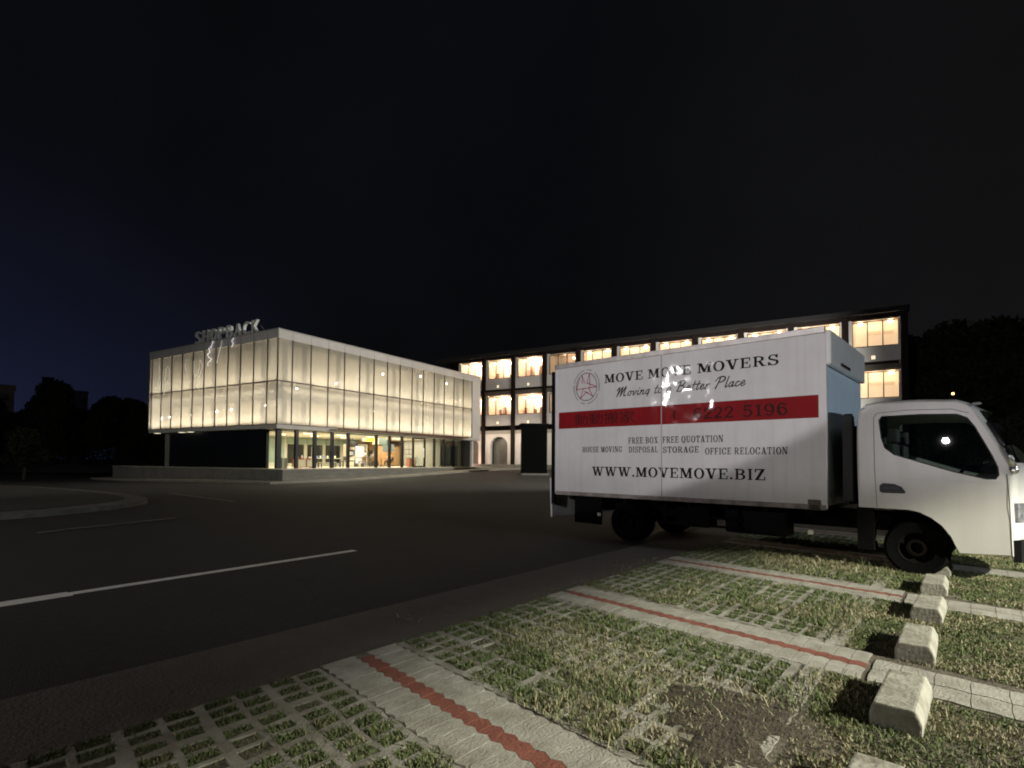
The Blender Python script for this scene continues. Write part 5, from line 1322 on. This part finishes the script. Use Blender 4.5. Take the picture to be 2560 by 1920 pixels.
def tree_proto(h, w, seed, nl=900, size=.22, low=.18):
    rg = random.Random(seed); cl = []
    for i in range(26):
        t = rg.random(); z = h * (low + (1 - low) * t); rad = w * (math.sin(math.pi * min(1, .18 + .80 * t)) ** .7); a = rg.uniform(0, 2 * math.pi); d = rad * rg.uniform(.3, .95)
        cl.append((d * math.cos(a), d * math.sin(a), z * .95, rg.uniform(.24, .42) * w))
    cl.append((0, 0, h * .62, .6 * w))
    tk = MB().tube([(0, 0, -.3), (.05, 0, h * .2), (-.05, .05, h * .45), (.05, 0, h * .8)], [h * .035, h * .028, h * .02, .02], 8)
    for i in range(6):
        c = cl[i]; tk.tube([(0, 0, h * .25), (c[0] * .5, c[1] * .5, (c[2] + h * .25) / 2 + .3), (c[0], c[1], c[2])], [h * .014, h * .01, .02], 6)
    return leaf_mesh("crown", cl, nl / max(.5, w * .35), size, seed), tk
PROT = [tree_proto(7.0, 3.6, 3), tree_proto(9.0, 4.2, 8), tree_proto(12.0, 5.0, 21), tree_proto(3.4, 1.5, 5, 900, .10, .35)]
TMESH = []
def plant_tree(k_, x, y, z, sc, rz, lab, group):
    cr, tk = PROT[k_]
    t = thing("tree", lab, "tree", (x, y, z), rz, group, sc)
    if len(TMESH) <= k_ or TMESH[k_] is None:
        while len(TMESH) <= k_: TMESH.append(None)
        o_ = tk.build("trunk", bark, t, smooth=True); TMESH[k_] = o_.data
    else:
        o_ = bpy.data.objects.new("trunk", TMESH[k_]); COL.objects.link(o_); o_.parent = t
    o2 = bpy.data.objects.new("crown", cr); COL.objects.link(o2); o2.parent = t
    return t
L_ = "dark tree in the row behind the road on the left, "
left_trees = [(0, -53.5, 61, .9, .85, "dark low tree filling the gap left of the highest crown"), (0, -39.5, 60, .9, .85, "dark low tree filling the gap right of the highest crown"), (0, -66, 58, .9, .98, "leftmost dark tree of the row behind the road, at the left picture edge"), (1, -59, 60, .9, .80, "second dark tree from the left in the row behind the road"), (1, -49, 57, .9, .93, "broad dark tree with the highest round crown behind the road on the left"),
              (0, -42.5, 58, .9, 1.0, "dark tree on the right shoulder of the highest crown behind the road"), (0, -36.5, 58, .9, .86, "lower dark tree between the highest crown and the glass building"), (0, -31, 57, .9, .80, "dark tree next to the left corner of the glass building"),
              (0, -25, 56, .9, .8, "dark tree mostly hidden behind the glass building")]
for k_, x, y, z, sc, lb in left_trees: plant_tree(k_, x, y, z, sc, random.uniform(0, 6), lb, "trees behind the road on the left")
plant_tree(3, -31.0, 34.2, .12, .95, 1.0, "small slim tree with a thin trunk at the far end of the traffic island", None)
R_ = "dark tree mass right of the lit building, "
for k_, x, y, z, sc, lb in [(1, 33, 43, .8, 1.1, "dark tree pressed against the right end of the lit building"), (0, 41, 40, .8, 1.35, "dark bushy tree behind the tiny orange lamp"), (1, 37, 46, .8, 1.35, R_ + "tall one beside the building end"), (1, 43, 46, .8, 1.42, R_ + "middle one above the truck cab"), (1, 50, 48, .8, 1.42, R_ + "outermost at the right edge"), (0, 33, 34, .6, .62, R_ + "low bushy one just above the cab roof"), (0, 29, 31, .6, .5, R_ + "lowest one behind the windscreen")]:
    plant_tree(k_, x, y, z, sc, random.uniform(0, 6), lb, "trees right of the lit building")
for k_, x, y, z, sc, lb in [(2, 16, 66, 1, 1.30, "dark tall tree behind the lit building, above the rear of the truck"), (2, 27, 62, 1, 1.25, "dark tall tree behind the lit building, above the middle of the truck box"), (2, 38, 58, 1, 1.30, "dark tall tree behind the lit building, above its right end")]:
    plant_tree(k_, x, y, z, sc, random.uniform(0, 6), lb, "trees behind the lit building")
hg = thing("hedge", "long dark hedge under the row of trees behind the road on the left", "hedge", (-48, 56.5, .9), .12)
hc = leaf_mesh("foliage", [(q * 1.5, random.uniform(-.4, .4), .8 + random.uniform(-.1, .5), random.uniform(1.0, 1.5)) for q in range(-18, 19)], 190, .16, 77)
o_ = bpy.data.objects.new("foliage", hc); COL.objects.link(o_); o_.parent = hg
hs = MB()
for q in range(-17, 18, 2): hs.tube([(q * 1.5, 0, -.8), (q * 1.5 + .1, .1, .6), (q * 1.5 - .2, 0, 1.3)], [.06, .05, .02], 5)
hs.build("stems", bark, hg)
# verge and kerb by the hedge line
vg = MB(); pts_ = [(-80, 44.6), (-41, 45.2), (-33, 46), (-30, 47.0), (-22, 50)]
vs = []
for x, y in pts_: vs += [(x, y, gz(x, y) + .12), (x * 1.28, y * 1.28, 1.0), (x * 1.5, y * 1.55, 1.1)]
vg.add(vs, [(3 * i + q, 3 * i + 3 + q, 3 * i + 4 + q, 3 * i + 1 + q) for i in range(len(pts_) - 1) for q in (0, 1)])
tag(vg.build("verge", mat("verge grass", (.06, .06, .04), .95, noise=(1.0, (.04, .045, .025), 1), bump=(6, .8))), None, None, None, 'structure')
ribbon("far_kerb", mat("pale far kerb", (.34, .31, .26), .85, noise=(2, (.22, .2, .16), .8)), [(-78, 43.8), (-41, 44.5), (-33, 45.3), (-29.8, 46.0)], .9, .14)

# distant buildings on the left
def far_building(lab, x, y, w, h, d, m, wm, rz=0, rows=3, cols=3, cat="building"):
    t = thing("distant_building", lab, cat, (x, y, 0), rz)
    MB().box(-w / 2, w / 2, 0, d, 0, h).build("wall", m, t); MB().box(-w / 2 - .3, w / 2 + .3, -.3, d + .3, h + .002, h + .6).build("roof", m, t)
    for i in range(cols):
        for j in range(rows):
            x0 = -w / 2 + w * (i + .25) / cols; z0 = h * .45 + h * .5 * (j + .2) / rows
            MB().box(x0, x0 + w / cols * .5, -.06, -.002, z0, z0 + h * .5 / rows * .55).build("window", wm, t)
    return t
far_building("distant floodlit beige block just cut by the left picture edge", -147, 148, 14, 21.5, 12, mat("floodlit beige wall", (.3, .25, .22), .8, emit=(1, .8, .65), emit_s=.002), mat("dim window", (.2, .2, .22), .4), .75)
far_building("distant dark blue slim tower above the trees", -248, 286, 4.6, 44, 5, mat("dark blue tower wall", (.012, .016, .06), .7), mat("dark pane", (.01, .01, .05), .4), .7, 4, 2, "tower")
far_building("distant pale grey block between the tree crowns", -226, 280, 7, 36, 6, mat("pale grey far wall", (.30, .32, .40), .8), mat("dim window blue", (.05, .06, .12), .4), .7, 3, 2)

# ------------------------------------------------------------------ street lamps (unseen, mostly behind the camera; some are added)
def street_lamp(lab, x, y, h, rz, head_m, group="street lamps", z=0):
    t = thing("street_lamp", lab, "street lamp", (x, y, z), rz, group)
    MB().tube([(0, 0, 0), (0, 0, .5), (0, 0, h - .1), (.0, 0, h + .15)], [.10, .075, .05, .045], 12).build("pole", mat("galvanised pole", (.3, .3, .3), .5, .6), t, smooth=True)
    MB().tube([(0, 0, h + .1), (.5, 0, h + .2), (1.0, 0, h + .16)], [.035, .03, .03], 8).build("arm", MATS["galvanised pole"], t, smooth=True)
    hd = MB().box(.95, 1.35, -.12, .12, h + .06, h + .18).build("lamp_head", mat("grey lamp housing", (.2, .2, .2), .5), t, bevel=.03)
    MB().box(1.02, 1.28, -.07, .07, h + .045, h + .058).build("lamp_lens", head_m, hd)
    return t
h1 = mat("warm lamp lens", (1, 1, 1), .5, emit=(1, .92, .72), emit_s=40); h2 = mat("cold lamp lens", (1, 1, 1), .5, emit=(.86, .84, 1), emit_s=110)
L1P = (12.0, -4.0, 6.6)
street_lamp("warm street lamp behind the photographer on the right, over the parking bays", 13.15, -4.0, 6.6, math.pi, h1)
k1 = lamp('SPOT', "lamp_beam", L1P, 18000, (.99, .965, .81), None, spot_size=2 * math.atan(2.43), spot_blend=.085, shadow_soft_size=.08)
L2P = (-13.0, -11.0, 5.6)
street_lamp("cold white street lamp far behind the photographer on the left", -14.15, -11.0, 5.6, 0, h2)
k2 = lamp('SPOT', "lamp_beam", (L2P[0], L2P[1], 5.52), 2600, (.99, .94, .98), None, spot_size=R(80), spot_blend=.08, shadow_soft_size=.12)
k2.rotation_euler = (R(90 + 29.2), 0, -math.atan2(4.0 - L2P[0], 8.0 - L2P[1]))
L6P = (-15.7, 1.6, 5.45)
street_lamp("cold white street lamp beside the road, left of the photographer", -16.85, 1.6, 5.45, 0, h2)
k6 = lamp('SPOT', "lamp_beam", (L6P[0], L6P[1], 5.43), 1500, (1.0, .93, .93), None, spot_size=R(172), spot_blend=.1, shadow_soft_size=.10)
aim(k6, (2, 8, -14))
street_lamp("added street lamp, unseen behind the box of the white truck, brightening the rear facade", 15.2, 27.0, 6.4, math.pi, h1, z=.2)
k4 = lamp('SPOT', "lamp_beam", (14.0, 27.0, 6.3), 12500, (1.0, .94, .86), None, spot_size=R(164), spot_blend=.3, shadow_soft_size=.12)  # added beam brightening the rear facade and right fascia, source kept out of sight
aim(k4, (4, 45, 3.5))
street_lamp("tall added street lamp, unseen behind the photographer, brightening the glass building", -25.2, -1.0, 7.5, 0, h1)
k7 = lamp('SPOT', "lamp_beam", (-24.0, -1.0, 7.4), 2900, (1.0, .97, .88), None, spot_size=R(58), spot_blend=.4, shadow_soft_size=.12)  # added beam brightening the left fascia of the glass building
aim(k7, (-22.5, 32, 6.0))
street_lamp("cold street lamp behind the photographer on the far right", 23.2, -6.0, 6.6, math.pi, h2)
k5 = lamp('SPOT', "lamp_beam", (22.0, -6.0, 6.5), 5200, (.80, .90, 1.0), None, spot_size=R(40), spot_blend=.3, shadow_soft_size=.12)
aim(k5, (5.2, 8.4, 3.0))
# added beam without a fitting; its cone edge imitates a slanted shadow on the truck
k3 = lamp('SPOT', "shadow_edge_beam", (L2P[0] + .3, L2P[1], 5.9), 5600, (.99, .95, 1.0), None, spot_size=R(60), spot_blend=.02, shadow_soft_size=.10)
def twp(a, z): v = T0 + a * t1; return (v[0], v[1], z)      # point on the truck side plane, a towards the rear
e0, e1 = Vector(twp(2.4, .95)), Vector(twp(0.0, 1.95))
ed = (e1 - e0).normalized(); up = Vector((0, 0, 1)); nrm = (up - ed * up.dot(ed)).normalized()
mid = (e0 + e1) / 2
src = Vector(k3.location); vm_ = (mid - src).normalized(); ax_ = vm_.cross(nrm).normalized()
rotm = Matrix.Rotation(R(29.9), 3, ax_)
k3.rotation_euler = (rotm @ vm_).to_track_quat('-Z', 'Y').to_euler()
# little orange lamp among the trees
ol = thing("garden_lamp", "tiny orange lamp glowing among the dark trees above the truck cab", "lamp", (25.9, 31.5, .6))
MB().tube([(0, 0, 0), (0, 0, 5.0)], .03, 6).build("pole", blk, ol); MB().ellip((0, 0, 5.03), .065, .065, .065, 10, 8).build("lamp_globe", mat("orange globe", (1, .6, .3), .5, emit=(1, .42, .12), emit_s=9), ol, smooth=True)
